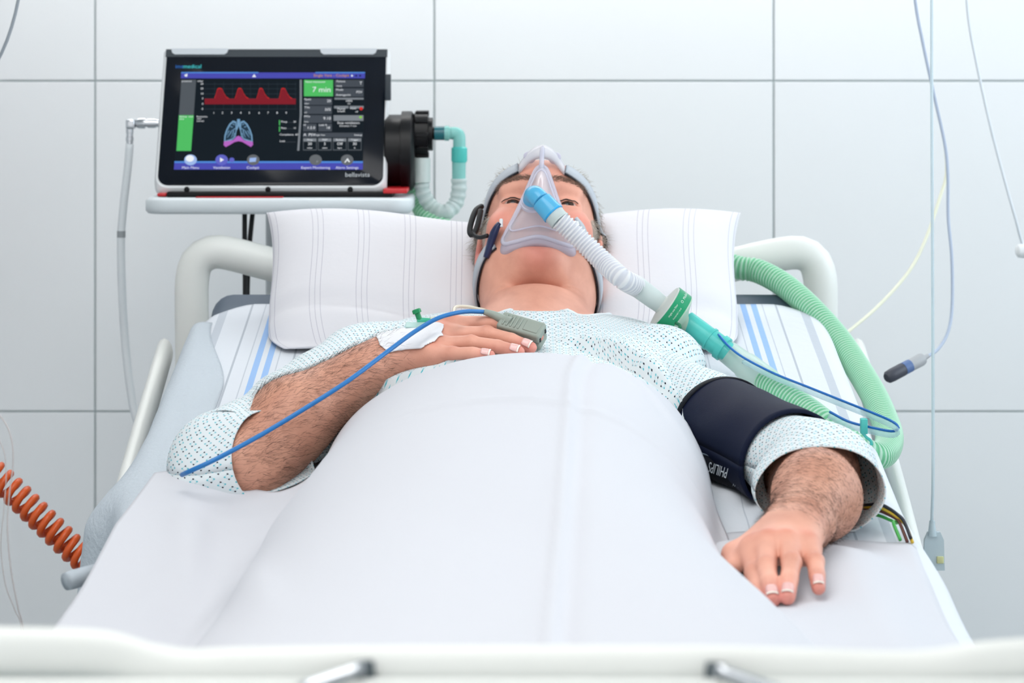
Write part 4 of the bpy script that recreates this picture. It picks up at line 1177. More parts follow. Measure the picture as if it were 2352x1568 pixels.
disp = quad_plate('display', [zq(222, 1126), zq(1842, 1122), zq(1862, 284), zq(286, 284)], E_bg, vent, 0.0010, 0.0015)
LV = [0.0017]
def rect(name, x0, y0, x1, y1, m, lv=0, q=None):
    qq = q or [zq(x0, y1), zq(x1, y1), zq(x1, y0), zq(x0, y0)]
    w = 0.0017 + lv * 0.0002
    return me_obj(name, [Vl(a, b, w) for a, b in qq], [tuple(range(len(qq)))], m, disp, False)
# left edge of the screen slants with the perspective: x as a function of the row
lx = lambda zy: 286 + (zy - 284) * (222 - 286) / 842.0
rx = lambda zy: 1862 + (zy - 284) * (1842 - 1862) / 842.0
def poly(name, pts, m, lv=0): return rect(name, 0, 0, 0, 0, m, lv, [zq(x, y) for x, y in pts][::-1])
poly('title_bar', [(lx(290), 290), (rx(290), 290), (rx(340), 340), (lx(340), 340)], E_blue)
poly('title_bar_edge', [(lx(286), 286), (948, 286), (948, 297), (lx(297), 297)], E_lblue, 1)
poly('title_bar_edge', [(1436, 286), (rx(286), 286), (rx(297), 297), (1436, 297)], E_lblue, 1)
poly('menu_bar', [(lx(1062), 1062), (rx(1062), 1062), (rx(1122), 1122), (lx(1122), 1122)], E_blue)
poly('menu_bar_edge', [(lx(1050), 1050), (rx(1050), 1050), (rx(1066), 1066), (lx(1066), 1066)], E_lblue, 1)
poly('side_bar_grey', [(lx(352) + 6, 352), (414, 352), (393, 656), (lx(656) + 8, 656)], E_g0)
poly('side_bar_green', [(lx(656) + 8, 656), (393, 656), (370, 962), (lx(962) + 10, 962)], E_gr)
for yy in (390, 430, 474, 514, 604): rect('grid_line', 486, yy - 2, 1275, yy + 1, E_grid)
for xx_ in range(572, 1280, 77): rect('grid_line', xx_ - 1, 370, xx_ + 1, 610, E_grid)
wave = [(486, 563), (486, 514)]; wline = []
for (x0, xp0, xp1, x1) in ((570, 600, 634, 692), (746, 775, 802, 862), (932, 958, 982, 1040), (1124, 1146, 1176, 1236)):
    wave += [(x0, 514), (x0 + (xp0 - x0) * 0.35, 488), (x0 + (xp0 - x0) * 0.75, 445), (xp0, 430), ((xp0 + xp1) / 2, 427), (xp1, 432), (xp1 + (x1 - xp1) * 0.35, 476), (xp1 + (x1 - xp1) * 0.7, 505), (x1, 514)]
wave += [(1268, 514), (1268, 563)]
poly('waveform', wave, E_red, 1)
for k in range(1, len(wave) - 2):
    (xa, ya), (xb, yb) = wave[k], wave[k + 1]
    if abs(yb - ya) > 1: poly('waveform_line', [(xa, ya - 4), (xb, yb - 4), (xb + 1, yb + 3), (xa + 1, ya + 3)], E_rl, 2)
def ell_pts(cx, cy, a, b, n=24): return [(cx + a * math.cos(2 * math.pi * k / n), cy + b * math.sin(2 * math.pi * k / n)) for k in range(n)]
for s in (-1, 1):
    lobe = [(776 + s * x, y) for x, y in ((18, 712), (46, 702), (78, 730), (104, 780), (120, 830), (124, 890), (90, 880), (50, 868), (24, 840), (14, 780))]
    inner = [(776 + s * x, y) for x, y in ((26, 726), (46, 718), (70, 742), (94, 788), (108, 832), (112, 876), (86, 868), (50, 856), (30, 832), (22, 780))]
    poly('lung_outline', lobe if s > 0 else lobe[::-1], E_lung, 1); poly('lung_lobe', inner if s > 0 else inner[::-1], E_lungd, 2)
    for (bx, by, ex_, ey_) in ((24, 770, 70, 800), (40, 790, 60, 850), (50, 760, 74, 750), (60, 800, 96, 850), (34, 740, 52, 728), (80, 790, 100, 830), (30, 810, 44, 842)):
        dx, dy = ex_ - bx, ey_ - by; L_ = math.hypot(dx, dy); nx_, ny_ = -dy / L_ * 4, dx / L_ * 4
        pp = [(776 + s * (bx + nx_), by + ny_), (776 + s * (ex_ + nx_ * .4), ey_ + ny_ * .4), (776 + s * (ex_ - nx_ * .4), ey_ - ny_ * .4), (776 + s * (bx - nx_), by - ny_)]
        poly('bronchus', pp, E_lung, 3)
poly('windpipe', [(766, 690), (790, 690), (792, 740), (800, 780), (790, 784), (778, 750), (766, 784), (756, 780), (764, 740)], E_lung, 3)
poly('diaphragm', [(652, 882), (730, 872), (760, 840), (778, 834), (798, 844), (824, 872), (900, 884), (902, 910), (884, 930), (850, 910), (810, 886), (776, 880), (742, 888), (700, 914), (668, 930), (650, 914)], E_pink, 3)
rect('divider', 1302, 352, 1320, 660, E_g2); poly('divider', [(1302, 660), (1318, 660), (1298, 960), (1280, 960)], E_g2)
rect('tile_green', 1338, 353, 1588, 494, E_gr)
for (x0, y0, x1, y1) in ((1600, 353, 1850, 414), (1600, 425, 1850, 497), (1338, 510, 1580, 568), (1338, 575, 1578, 645), (1336, 655, 1576, 722), (1330, 730, 1446, 795), (1462, 730, 1578, 795), (1328, 806, 1840, 846)):
    rect('screen_tile', x0, y0, x1, y1, E_g1)
for (x0, y0, x1, y1) in ((1600, 506, 1850, 522), (1596, 576, 1720, 598), (1730, 576, 1850, 598), (1592, 656, 1848, 704)): rect('button_top', x0, y0, x1, y1, E_g2)
for k in range(4):
    x0 = 1330 + 128 * k; rect('value_frame', x0, 852, x0 + 118, 958, E_g0); rect('value_field', x0 + 6, 884, x0 + 112, 950, E_bg, 1); rect('button_top', x0 + 4, 856, x0 + 114, 880, E_g2, 1)
poly('alarm_dot', ell_pts(1828, 600, 14, 14), E_rl, 1); poly('ready_dot', ell_pts(1824, 673, 13, 10), em('screen_lime', srgb(130, 200, 60)), 1)
for (y0) in (698, 752): rect('marker', 1124, y0, 1133, y0 + 44, E_gr)
for y0 in (716, 770, 828, 884): rect('marker_line', 1180, y0, 1270, y0 + 3, E_g1)
for k, x in enumerate((1716, 1750, 1786, 1820)): poly('page_dot', ell_pts(x, 318, 8, 8, 12), E_w if k == 1 else E_bg, 1)
for (x, m_, m2) in ((366, E_btn2, E_w), (633, E_btn, E_w), (903, E_btn3, E_btn2), (1438, E_btn3, E_g2), (1708, E_btn3, E_w)):
    poly('menu_button', ell_pts(x, 1040, 54, 46, 32), m_, 2)
    poly('button_icon', ell_pts(x - 6, 1028, 36, 28, 20) if x == 366 else [(x - 14, 1020), (x + 20, 1040), (x - 14, 1060)] if x == 633 else [(x - 30, 1024), (x + 28, 1020), (x + 22, 1056), (x - 34, 1060)] if x == 903 else [(x + 6, 1046), (x + 26, 1046), (x + 18, 1062), (x + 6, 1066)] if x == 1438 else [(x - 24, 1062), (x + 4, 1024), (x + 26, 1058), (x + 14, 1060), (x + 2, 1042), (x - 16, 1066)], m2, 3)
poly('menu_button', ell_pts(720, 1040, 22, 20), E_btn, 2)
poly('speaker_icon', [(312, 312), (340, 300), (336, 328), (318, 324)], E_w, 2); poly('bell_icon', [(893, 330), (912, 304), (928, 330)], E_w, 2)
SCR = 3.734 * 1480.0
def stext(x, y, s, h, m, align='LEFT', lv=4, parent=None, name='screen_text'):
    a, b = zq(x, y)
    return text(name, s, h / SCR * 1.35, m, parent or disp, Vl(a, b, 0.0017 + lv * 0.0002), Vector((1, 0, 0)), eV, align)
stext(1570, 440, '7 min', 52, E_w, 'RIGHT'); stext(1350, 372, 'Next maneuver', 20, E_w)
stext(1420, 318, 'Single Vent - Cockpit', 26, E_or); stext(290, 366, 'pressure', 18, E_w); stext(272, 670, 'Backup  vent.', 16, E_w); stext(270, 690, 'time', 16, E_w)
for x, s in ((366, 'Main Menu'), (633, 'Ventilation'), (900, 'Cockpit'), (1438, 'Expert Monitoring'), (1708, 'Alarm Settings')): stext(x, 1108, s, 24, E_w, 'CENTER')
for x, s in ((566, '1'), (640, '2'), (718, '3'), (796, '4'), (870, '5'), (954, '6'), (1030, '7'), (1108, '8'), (1186, '9')): stext(x, 638, s, 20, E_w, 'CENTER')
for y, s in ((366, 'mbar'), (390, '30'), (430, '20'), (474, '10'), (514, '5'), (561, '0'), (604, '-5')): stext(476, y, s, 18, E_w, 'RIGHT')
for x, y, s, h, al in ((1342, 522, 'Ppeak', 18, 'LEFT'), (1342, 558, 'mbar', 14, 'LEFT'), (1570, 536, '20', 26, 'RIGHT'), (1342, 592, 'TVe', 20, 'LEFT'), (1342, 634, 'ml', 16, 'LEFT'), (1570, 610, '505', 26, 'RIGHT'),
                       (1340, 668, 'MVe', 20, 'LEFT'), (1340, 714, 'l/min', 14, 'LEFT'), (1570, 686, '9.10', 28, 'RIGHT'), (1334, 742, 'I:E', 16, 'LEFT'), (1434, 766, '1:2.0', 26, 'RIGHT'), (1466, 742, 'Leak %', 18, 'LEFT'), (1562, 766, '18', 24, 'RIGHT'),
                       (1616, 368, 'Patient', 20, 'LEFT'), (1616, 408, 'Adult', 16, 'LEFT'), (1838, 384, 'T', 30, 'RIGHT'), (1612, 440, 'Mode', 20, 'LEFT'), (1612, 484, 'Average/mi', 20, 'LEFT'), (1838, 460, 'PSV', 24, 'RIGHT'),
                       (1724, 536, '100%', 20, 'CENTER'), (1724, 560, 'O2', 14, 'CENTER'), (1658, 604, 'Manual', 18, 'CENTER'), (1658, 624, 'breath', 18, 'CENTER'), (1760, 600, 'Hold', 18, 'CENTER'), (1790, 628, 'off', 16, 'CENTER'),
                       (1720, 724, 'Stop ventilation', 22, 'CENTER'), (1716, 750, 'Duration 7 min', 17, 'CENTER'), (1334, 826, 'A  PSV', 26, 'LEFT'), (1432, 828, 'Single Vent', 14, 'LEFT'), (1838, 828, 'Settings', 16, 'RIGHT'),
                       (418, 670, 'Resistance', 16, 'LEFT'), (420, 688, 'mbar', 14, 'LEFT'), (418, 708, 'normal', 16, 'LEFT'),
                       (1142, 714, 'Pinsp', 18, 'LEFT'), (1270, 714, '20', 16, 'RIGHT'), (1142, 768, 'Rate', 18, 'LEFT'), (1270, 768, '15', 16, 'RIGHT'), (1130, 824, 'Compliance  60', 18, 'LEFT'), (1130, 880, 'Leak', 18, 'LEFT')):
    stext(x, y, s, h, E_w, al)
for k, (s1, s2, s3) in enumerate((('Pinsp', '20', 'mbar'), ('PEEP', '5', 'mbar'), ('Backup', 'Off', 'bpm'), ('Trigger', '30', '%'))):
    x = 1389 + 128 * k; stext(x, 869, s1, 16, E_w, 'CENTER'); stext(x, 904, s2, 26, E_w, 'CENTER'); stext(x, 938, s3, 16, E_w, 'CENTER')
stext(236, 240, 'imt', 38, E_lb, lv=2, parent=glass, name='logo_lettering'); stext(302, 240, 'medical', 38, E_cyan, lv=2, parent=glass, name='logo_lettering')
stext(1690, 1168, 'bellavista', 42, mat('print_grey', srgb(190, 194, 198), 0.5), lv=2, parent=glass, name='logo_lettering')

# expiratory module on the right flank
MD = 3.86
def pxl(d): return d * MD / F
mc = P(886, 346, MD)
lathe('valve_block', [(0, 0.0), (0, pxl(80)), (0.002, pxl(83)), (pxl(36), pxl(83)), (pxl(37), pxl(91)), (pxl(60), pxl(91)), (pxl(68), pxl(80)), (pxl(68), 0.0)], mc, (1, 0, 0), M_black, vent, 56, False)
cc = P(950, 308, MD)
lathe('valve_knob', [(0, 0.0), (0, pxl(44)), (pxl(4), pxl(52)), (pxl(34), pxl(52)), (pxl(34), pxl(38)), (pxl(44), pxl(38)), (pxl(44), 0.0)], cc, (1, 0, 0), M_black, vent, 40, False)
for k in range(10):
    a = 2 * math.pi * k / 10
    c0 = cc + Vector((pxl(20), math.cos(a) * pxl(50), math.sin(a) * pxl(50)))
    box('knob_rib', (-pxl(15), -pxl(6), -pxl(5)), (pxl(15), pxl(6), pxl(5)), M_black, vent, 0.0008, 1, Matrix.Translation(c0) @ Matrix.Rotation(a, 4, 'X'))
lathe('outlet_stub', [(0, pxl(15)), (pxl(14), pxl(15))], P(988, 306, MD), (1, 0, 0), M_black, vent, 24)
# trolley
trol = empty('ventilator_trolley', (-0.345, 3.86, 0.0))
tag(trol, 'pale grey trolley with a rounded tray carrying the ventilator', 'trolley')
def slab(name, x0, x1, y0, y1, z0, z1, r, m, parent, bev=0.004):
    pts = []
    for (cx, cy, a0) in ((x1 - r, y1 - r, 0), (x0 + r, y1 - r, 90), (x0 + r, y0 + r, 180), (x1 - r, y0 + r, 270)):
        for a in np.linspace(a0, a0 + 90, 8): pts.append((cx, cy, math.cos(math.radians(a)), math.sin(math.radians(a))))
    rows = []
    for (z, d) in ((z0, -bev), (z0 + bev, 0), (z1 - bev, 0), (z1, -bev)):
        rows.append([(cx + c * (r + d), cy + s * (r + d), z) for cx, cy, c, s in pts])
    G = np.array(rows); n = G.shape[1]
    return autosmooth(me_obj(name, G.reshape(-1, 3), gridmesh(G, True) + [tuple(range(n))[::-1], tuple(3 * n + j for j in range(n))], m, parent), 50)
tx0, tx1 = (327 - HX) * 3.72 / F, (945 - HX) * 3.72 / F
tz1 = CZ - (457 - HY) * 3.72 / F; tz0 = CZ - (492 - HY) * 3.72 / F
slab('tray', tx0, tx1, 3.72, 3.99, tz0, tz1, 0.035, M_tray, trol)
box('dock', (-0.515, 3.765, tz1), (-0.178, 3.93, tz1 + 0.0085), M_black, trol, 0.002)
box('dock_clip', (-0.192, 3.76, tz1 + 0.006), (-0.156, 3.86, tz1 + 0.013), M_red, trol, 0.002)
box('dock_clip', (-0.530, 3.77, tz1 + 0.001), (-0.516, 3.86, tz1 + 0.006), M_red, trol, 0.002)
box('dock_lip', (-0.47, 3.75, tz1), (-0.34, 3.764, tz1 + 0.0016), M_red, trol, 0.001)
colx = (655 - HX) * 3.88 / F
lathe('column', [(0, 0.03), (0.62, 0.03), (0.62, 0.034), (0.64, 0.034), (0.64, 0.03), (tz0 - 0.08, 0.03)], (colx, 3.88, 0.08), (0, 0, 1), M_tray, trol, 32)
for k in range(4):
    a = math.radians(45 + 90 * k); e1 = Vector((math.cos(a), math.sin(a) * 0.8, 0)) * 0.24
    tube('base_leg', spline([(colx, 3.88, 0.10), (colx + e1.x, 3.88 + e1.y, 0.085)], 6), 0.022, M_tray, trol, 10)
    lathe('castor', [(-0.012, 0.03), (-0.01, 0.036), (0.01, 0.036), (0.012, 0.03)], (colx + e1.x, 3.88 + e1.y, 0.036), (1, 0, 0), M_rubber, trol, 20)
# power cords
for k, pts in enumerate(([P(562, 490, 3.84), P(562, 560, 3.84), P(563, 680, 3.83), P(560, 900, 3.83), P(540, 1500, 3.83), P(520, 1990, 3.83)], [P(580, 490, 3.85), P(576, 530, 3.85), P(572, 580, 3.85), P(568, 700, 3.86), P(575, 900, 3.87), P(560, 1940, 3.87)])):
    pts[-1].z = 0.004
    o = cable('power_cord', pts, 0.0038, M_rubber); tag(o, ['straight black cord hanging from the trolley tray, left of the pair', 'slanted black cord hanging from the trolley tray, beside the pillow'][k], 'cord', 'black cords under the tray')
# gas hose
gh = empty('gas_hose', P(296, 300, 3.85)); tag(gh, 'white gas hose with a chrome elbow plugged into the ventilator\'s left side', 'hose')
M_hosew = mat('white_hose', srgb(222, 228, 232), 0.35)
lathe('chrome_coupling', [(0, 0.0075), (pxl(18), 0.0075), (pxl(18), 0.006), (pxl(24), 0.006), (pxl(24), 0.0085), (pxl(38), 0.0085), (pxl(46), 0.006)], P(358, 283, 3.85), (-1, 0, 0), M_chrome, gh, 24)
box('elbow_block', P(288, 297, 3.842), P(313, 273, 3.858), M_chrome, gh, 0.003)
lathe('chrome_sleeve', [(0, 0.0058), (0.006, 0.0058), (0.0065, 0.0052), (0.012, 0.0052), (0.0125, 0.006), (0.018, 0.006), (0.0185, 0.0052), (0.028, 0.0052)], P(298, 296, 3.85), (0, 0, -1), M_chrome, gh, 20)
cable('hose', [P(298, 330, 3.85), P(294, 380, 3.85), P(284, 470, 3.85), P(278, 550, 3.85), P(280, 660, 3.85), P(287, 780, 3.85), P(299, 890, 3.84), P(316, 970, 3.83), P(360, 1060, 3.82), P(470, 1200, 3.8)], 0.0062, M_hosew, gh, 70, 12)
lathe('hose_mark', [(0, 0.0065), (0.010, 0.0065)], P(278.5, 530, 3.85), (0.0, 0, -1), mat('hose_print', srgb(150, 156, 160), 0.5), gh, 16)

# ------------------------------------------------------------------ breathing tubes
def plastic(name, col, alpha=0.6, rough=0.2, trl=0.0, band=None):
    """see-through plastic; band=(pitch, colour) tints the grooves of a corrugated hose by uv length"""
    m = bpy.data.materials.new(name); m.use_nodes = True
    nt = m.node_tree; b = nt.nodes['Principled BSDF']; L = nt.links
    b.inputs['Base Color'].default_value = col; b.inputs['Roughness'].default_value = rough; b.inputs['Alpha'].default_value = alpha
    if band:
        uvn = nt.nodes.new('ShaderNodeUVMap'); uvn.uv_map = 'uv'
        sep = nt.nodes.new('ShaderNodeSeparateXYZ'); L.new(uvn.outputs['UV'], sep.inputs[0])
        a = nt.nodes.new('ShaderNodeMath'); a.operation = 'MULTIPLY'; L.new(sep.outputs['Y'], a.inputs[0]); a.inputs[1].default_value = 2 * math.pi / band[0]
        c = nt.nodes.new('ShaderNodeMath'); c.operation = 'SINE'; L.new(a.outputs[0], c.inputs[0])
        r = nt.nodes.new('ShaderNodeMapRange'); L.new(c.outputs[0], r.inputs['Value']); r.inputs['From Min'].default_value = -0.2; r.inputs['From Max'].default_value = 0.6
        mx = nt.nodes.new('ShaderNodeMix'); mx.data_type = 'RGBA'; L.new(r.outputs[0], mx.inputs[0]); mx.inputs[6].default_value = band[1]; mx.inputs[7].default_value = col
        L.new(mx.outputs[2], b.inputs['Base Color'])
    if trl:
        t = nt.nodes.new('ShaderNodeBsdfTranslucent'); t.inputs[0].default_value = col
        ms = nt.nodes.new('ShaderNodeMixShader'); ms.inputs[0].default_value = trl
        L.new(b.outputs[0], ms.inputs[1]); L.new(t.outputs[0], ms.inputs[2]); L.new(ms.outputs[0], nt.nodes['Material Output'].inputs[0])
    return m
PITCH = 0.0062
M_green = plastic('green_hose', srgb(210, 246, 224), 0.92, 0.3, 0.25, (PITCH, srgb(116, 210, 156)))
M_clearc = plastic('clear_corrugated', srgb(250, 251, 253), 0.95, 0.25, 0.25, (0.0052, srgb(222, 225, 234)))
M_clear = plastic('clear_plastic', srgb(224, 238, 234), 0.55, 0.2, 0.15)
M_cuffc = plastic('hose_cuff', srgb(214, 236, 228), 0.8, 0.3, 0.2)
M_teal = plastic('teal_plastic', srgb(92, 216, 208), 0.92, 0.25, 0.15)
M_tealp = plastic('pale_teal_plastic', srgb(150, 220, 214), 0.85, 0.25, 0.2)
M_teald = plastic('deep_teal_plastic', srgb(12, 104, 116), 0.95, 0.25)
M_frostw = plastic('frosted_plastic', srgb(222, 234, 232), 0.9, 0.35, 0.2)
def corrugated(name, pts, r, amp, pitch, m, parent, seg=24, per=6):
    p0 = spline(pts, 400); L_ = np.linalg.norm(np.diff(p0, axis=0), axis=1).sum()
    n = int(L_ / pitch * per); p = spline(pts, n); s = np.linspace(0, L_, n)
    return tube(name, p, r + amp * np.sin(2 * math.pi * s / pitch), m, parent, seg)
# short loop at the ventilator
D1 = 3.85
el = empty('elbow_tube', P(1030, 320, D1)); tag(el, 'teal elbow and clear looped tube at the ventilator outlet', 'tube')
q = D1 / F
lathe('dark_cuff', [(0, 0), (0, 16 * q), (24 * q, 16 * q), (24 * q, 0)], P(998, 306, D1), (1, 0, 0), M_teald, el, 28, False)
lathe('pale_cuff', [(0, 17 * q), (10 * q, 17.5 * q), (11 * q, 14 * q), (20 * q, 14 * q)], P(1021, 306, D1), (1, 0, 0), M_tealp, el, 28)
tube('elbow', spline([P(1036, 306, D1), P(1046, 306, D1), P(1053, 310, D1), P(1055, 320, D1), P(1055, 342, D1)], 24), 14.5 * q, M_tealp, el, 24)
lathe('teal_collar', [(0, 15 * q), (3 * q, 18.5 * q), (32 * q, 18.5 * q), (36 * q, 16 * q)], P(1055, 337, D1), (0, 0, -1), M_teal, el, 28)
lathe('pale_sleeve', [(0, 16 * q), (38 * q, 15.5 * q)], P(1054, 373, D1), (0, 0, -1), M_tealp, el, 28)
corrugated('clear_loop', [P(1054, 410, D1), P(1054, 435, D1), P(1046, 468, D1), P(1022, 488, D1 - 0.01), P(994, 477, D1), P(974, 448, D1), P(968, 420, D1)], 17.5 * q, 1.2 * q, 0.011, plastic('clear_loop', srgb(222, 234, 234), 0.8, 0.3, 0.2, (0.011, srgb(204, 220, 220))), el)
lathe('white_collar', [(0, 19 * q), (3 * q, 21 * q), (56 * q, 21 * q), (58 * q, 18 * q)], P(968, 362, D1), (0, 0, -1), M_frostw, el, 28)
# long green hose
gr = empty('breathing_hose', P(1800, 650, 3.6)); tag(gr, 'mint green corrugated breathing hose looping from behind the pillow past the arm', 'hose')
gpts = [P(952, 430, 3.90), P(968, 470, 3.88), P(1010, 520, 3.84), P(1120, 575, 3.80), P(1300, 560, 3.79), P(1450, 545, 3.76), P(1580, 575, 3.70), P(1690, 613, 3.655), P(1740, 622, 3.64), P(1800, 654, 3.60), P(1860, 706, 3.54),
        P(1920, 772, 3.47), P(1968, 842, 3.38), P(2006, 906, 3.28), P(2030, 960, 3.20), P(2043, 1005, 3.13), P(2032, 1038, 3.07), P(2003, 1046, 3.03), P(1960, 1022, 3.03), P(1900, 978, 3.05), P(1850, 940, 3.09), P(1800, 905, 3.13), P(1757, 874, 3.17)]
corrugated('hose', gpts, 0.0168, 0.0010, PITCH, M_green, gr, 24, 6)
a_, b_ = P(1768, 882, 3.165), P(1668, 806, 3.235); ax_c = (b_ - a_); Lc = ax_c.length
lathe('clear_cuff', [(0, 0.0172), (0.004, 0.0186), (Lc * 0.55, 0.0178), (Lc * 0.6, 0.0162), (Lc, 0.0150)], a_, ax_c, M_cuffc, gr, 32)
a_, b_ = P(1690, 822, 3.220), P(1576, 738, 3.250); ax_c = (b_ - a_); Lc = ax_c.length
lathe('teal_connector', [(0, 0.0120), (0.012, 0.0130), (0.018, 0.0135), (0.0182, 0.0165), (0.026, 0.0165), (0.0262, 0.0145), (0.040, 0.0145), (0.0402, 0.0158), (0.043, 0.0158), (0.0432, 0.0142), (Lc, 0.0142)], a_, ax_c, M_teal, gr, 36)
# sensing line with its clip
sl = empty('sensing_line', P(1900, 900, 3.1)); tag(sl, 'thin clear sensing tube edged in blue, looped beside the green hose', 'tube')
M_blue_line = mat('blue_line', srgb(24, 110, 190), 0.35)
lp = [P(1650, 768, 3.225), P(1675, 796, 3.20), P(1710, 822, 3.17), P(1780, 858, 3.12), P(1860, 890, 3.07), P(1940, 922, 3.03), P(2010, 950, 3.0), P(2050, 968, 2.98), P(2064, 982, 2.975), P(2050, 990, 2.98), P(2005, 982, 2.995), P(1950, 968, 3.01), P(1905, 945, 3.02)]
cable('blue_stripe', lp, 0.0016, M_blue_line, sl, 110, 8)
lp2 = [p + Vector((-0.0012, -0.002, -0.0045)) for p in lp[2:]]
cable('clear_tube', lp2, 0.0032, plastic('line_clear', srgb(190, 228, 232), 0.42, 0.15), sl, 110, 10)
cp = P(1984, 978, 2.992)
box('clip', (-0.004, -0.006, -0.009), (0.004, 0.006, 0.009), M_teal, sl, 0.001, 2, Matrix.Translation(cp))
tube('clip_hook', spline([P(1980, 992, 2.988), P(1990, 1004, 2.988), P(2000, 1012, 2.988), P(2002, 1022, 2.988)], 12), 0.0018, M_teal, sl, 8)
# filter
fl = empty('breathing_filter', P(1540, 718, 3.17)); tag(fl, 'round breathing filter with a green printed band on the patient\'s shoulder', 'filter')
fc = P(1541, 716, 3.245); fdir = (P(1620, 776, 3.248) - P(1505, 690, 3.244)).normalized()
M_flt = plastic('filter_shell', srgb(214, 236, 216), 0.88, 0.3, 0.25); M_fltg = mat('filter_green', srgb(24, 152, 104), 0.35); M_fltd = mat('filter_dark_green', srgb(12, 110, 72), 0.35)
lathe('filter_shell', [(-0.021, 0.0110), (-0.0150, 0.0125), (-0.0110, 0.0300), (-0.0094, 0.0308)], fc, fdir, plastic('filter_shell_pale', srgb(232, 236, 232), 0.9, 0.3, 0.2), fl, 48)
lathe('green_band', [(-0.0094, 0.0308), (-0.0092, 0.0318), (0.0092, 0.0318), (0.0094, 0.0308)], fc, fdir, M_fltg, fl, 48)
lathe('filter_shell', [(0.0094, 0.0308), (0.0115, 0.0300), (0.0185, 0.0135), (0.020, 0.0122), (0.036, 0.0122)], fc, fdir, M_flt, fl, 48)
side_f = Vector((0, -0.80, 0.60)); side_f = (side_f - fdir * side_f.dot(fdir)).normalized(); tang = fdir.cross(side_f).normalized()
lu = P(1548, 758, 3.205)
lathe('sampling_port', [(0, 0.006), (0.004, 0.006), (0.0042, 0.0045), (0.010, 0.0045)], lu - Vector((0, 0, 0.004)), (-0.2, -0.3, -1), M_fltd, fl, 16)
tube('port_tether', spline([P(1552, 742, 3.205), P(1562, 748, 3.20), P(1556, 762, 3.20), P(1545, 770, 3.20)], 14), 0.0022, M_fltd, fl, 8)
E_print = mat('print_white', srgb(224, 240, 230), 0.5)
for k, (s, off, h) in enumerate((('O  Medical', 0.0120, 0.0052), ('single use filter', -0.0005, 0.0034), ('bacterial / viral', -0.0005, 0.0030))):
    rr = 0.0322
    me = text_mesh(s, h, 'CENTER'); v = np.zeros(len(me.vertices) * 3); me.vertices.foreach_get('co', v); v = v.reshape(-1, 3); fs = [tuple(p.vertices) for p in me.polygons]; bpy.data.meshes.remove(me)
    a0 = (0.42, -0.42, -0.42)[k]; sh = (0.0, 0.0035, -0.0030)[k]
    W = []
    for (tx, ty, _) in v:
        an = a0 + tx / rr
        d_ = side_f * math.cos(an) + (-tang if tang.z < 0 else tang) * math.sin(an)
        W.append(fc + d_ * rr + fdir * (-(ty + sh)))
    me_obj('band_print', W, fs, E_print, fl, False)

# ------------------------------------------------------------------ face mask
def Hw(x, f, u): return Vector(H(x, f, u)) + Vector((0, 0, CZ))
mask = empty('face_mask', Hw(0, 0.10, -0.04)); tag(mask, 'clear triangular breathing mask strapped over the patient\'s nose and mouth', 'mask')
M_shell = plastic('mask_shell', srgb(236, 234, 244), 0.54, 0.12)
M_rim = plastic('mask_rim', srgb(226, 226, 242), 0.62, 0.12, 0.1)
M_sil = plastic('mask_silicone', srgb(216, 214, 232), 0.70, 0.3, 0.15)
tri = [(0.0, 0.040, 0.106), (0.007, 0.034, 0.104), (0.014, 0.016, 0.099), (0.023, -0.010, 0.092), (0.034, -0.040, 0.086), (0.044, -0.066, 0.082), (0.047, -0.077, 0.081), (0.043, -0.084, 0.083), (0.030, -0.086, 0.090), (0.0, -0.084, 0.099)]
tri = tri + [(-x, u, f) for x, u, f in tri[-2:0:-1]]
bc = spline([(x, f, u) for x, u, f in tri + [tri[0]]], 97)[:-1]
cen = np.array([0.0, 0.138, -0.055])
rows = []
for s in np.linspace(1.0, 0.0, 15):
    p = cen + (bc - cen) * s
    p[:, 1] = bc[:, 1] + (cen[1] - bc[:, 1]) * (1 - s ** 1.9)
    rows.append([tuple(Hw(*q_)) for q_ in p])
G = np.array(rows)
sh = me_obj('shell', G.reshape(-1, 3), gridmesh(G, True), M_shell, mask)
rimp = np.vstack([bc, bc[:1]])
tube('shell_rim', [tuple(Hw(*q_)) for q_ in rimp], 0.0031, M_rim, mask, 10, False)
# a second, inner ridge line
inn = cen + (bc - cen) * 0.80; inn[:, 1] = bc[:, 1] + (cen[1] - bc[:, 1]) * (1 - 0.80 ** 1.9) + 0.0008
inn = np.vstack([inn, inn[:1]]); tube('shell_ridge', [tuple(Hw(*q_)) for q_ in inn], 0.0013, M_rim, mask, 8, False)
rows = []
for (sc_, df) in ((1.0, 0.0), (1.05, -0.004), (1.07, -0.010), (1.06, -0.017), (1.0, -0.021), (0.93, -0.021)):
    p = cen + (bc - cen) * sc_; p[:, 1] = bc[:, 1] + df; p[:, 2] = np.where(p[:, 2] < -0.07, p[:, 2] - 0.006 * (sc_ > 1.02), p[:, 2])
    rows.append([tuple(Hw(*q_)) for q_ in p])
G = np.array(rows); o = me_obj('cushion', G.reshape(-1, 3), [f[::-1] for f in gridmesh(G, True)], M_sil, mask)
# forehead support
tube('forehead_arm', spline([Hw(0, 0.107, 0.030), Hw(0, 0.113, 0.045), Hw(0, 0.113, 0.060), Hw(0, 0.108, 0.068)], 16), [0.0055] * 16, M_rim, mask, 12, True, 0.6)
M_fore = plastic('forehead_plastic', srgb(240, 240, 246), 0.72, 0.15, 0.1)
fp = []
for x in np.linspace(-0.031, 0.031, 17):
    fc_ = 0.106 - 0.020 * (x / 0.031) ** 2; uc = 0.067 - 0.016 * (x / 0.031) ** 2
    hh = 0.009 + 0.002 * (1 - abs(x) / 0.031)
    fp.append([tuple(Hw(x, fc_ + 0.004, uc + hh * 0.8)), tuple(Hw(x, fc_ + 0.006, uc)), tuple(Hw(x, fc_ + 0.003, uc - hh)), tuple(Hw(x, fc_ - 0.003, uc - hh)), tuple(Hw(x, fc_ - 0.002, uc + hh * 0.8))])
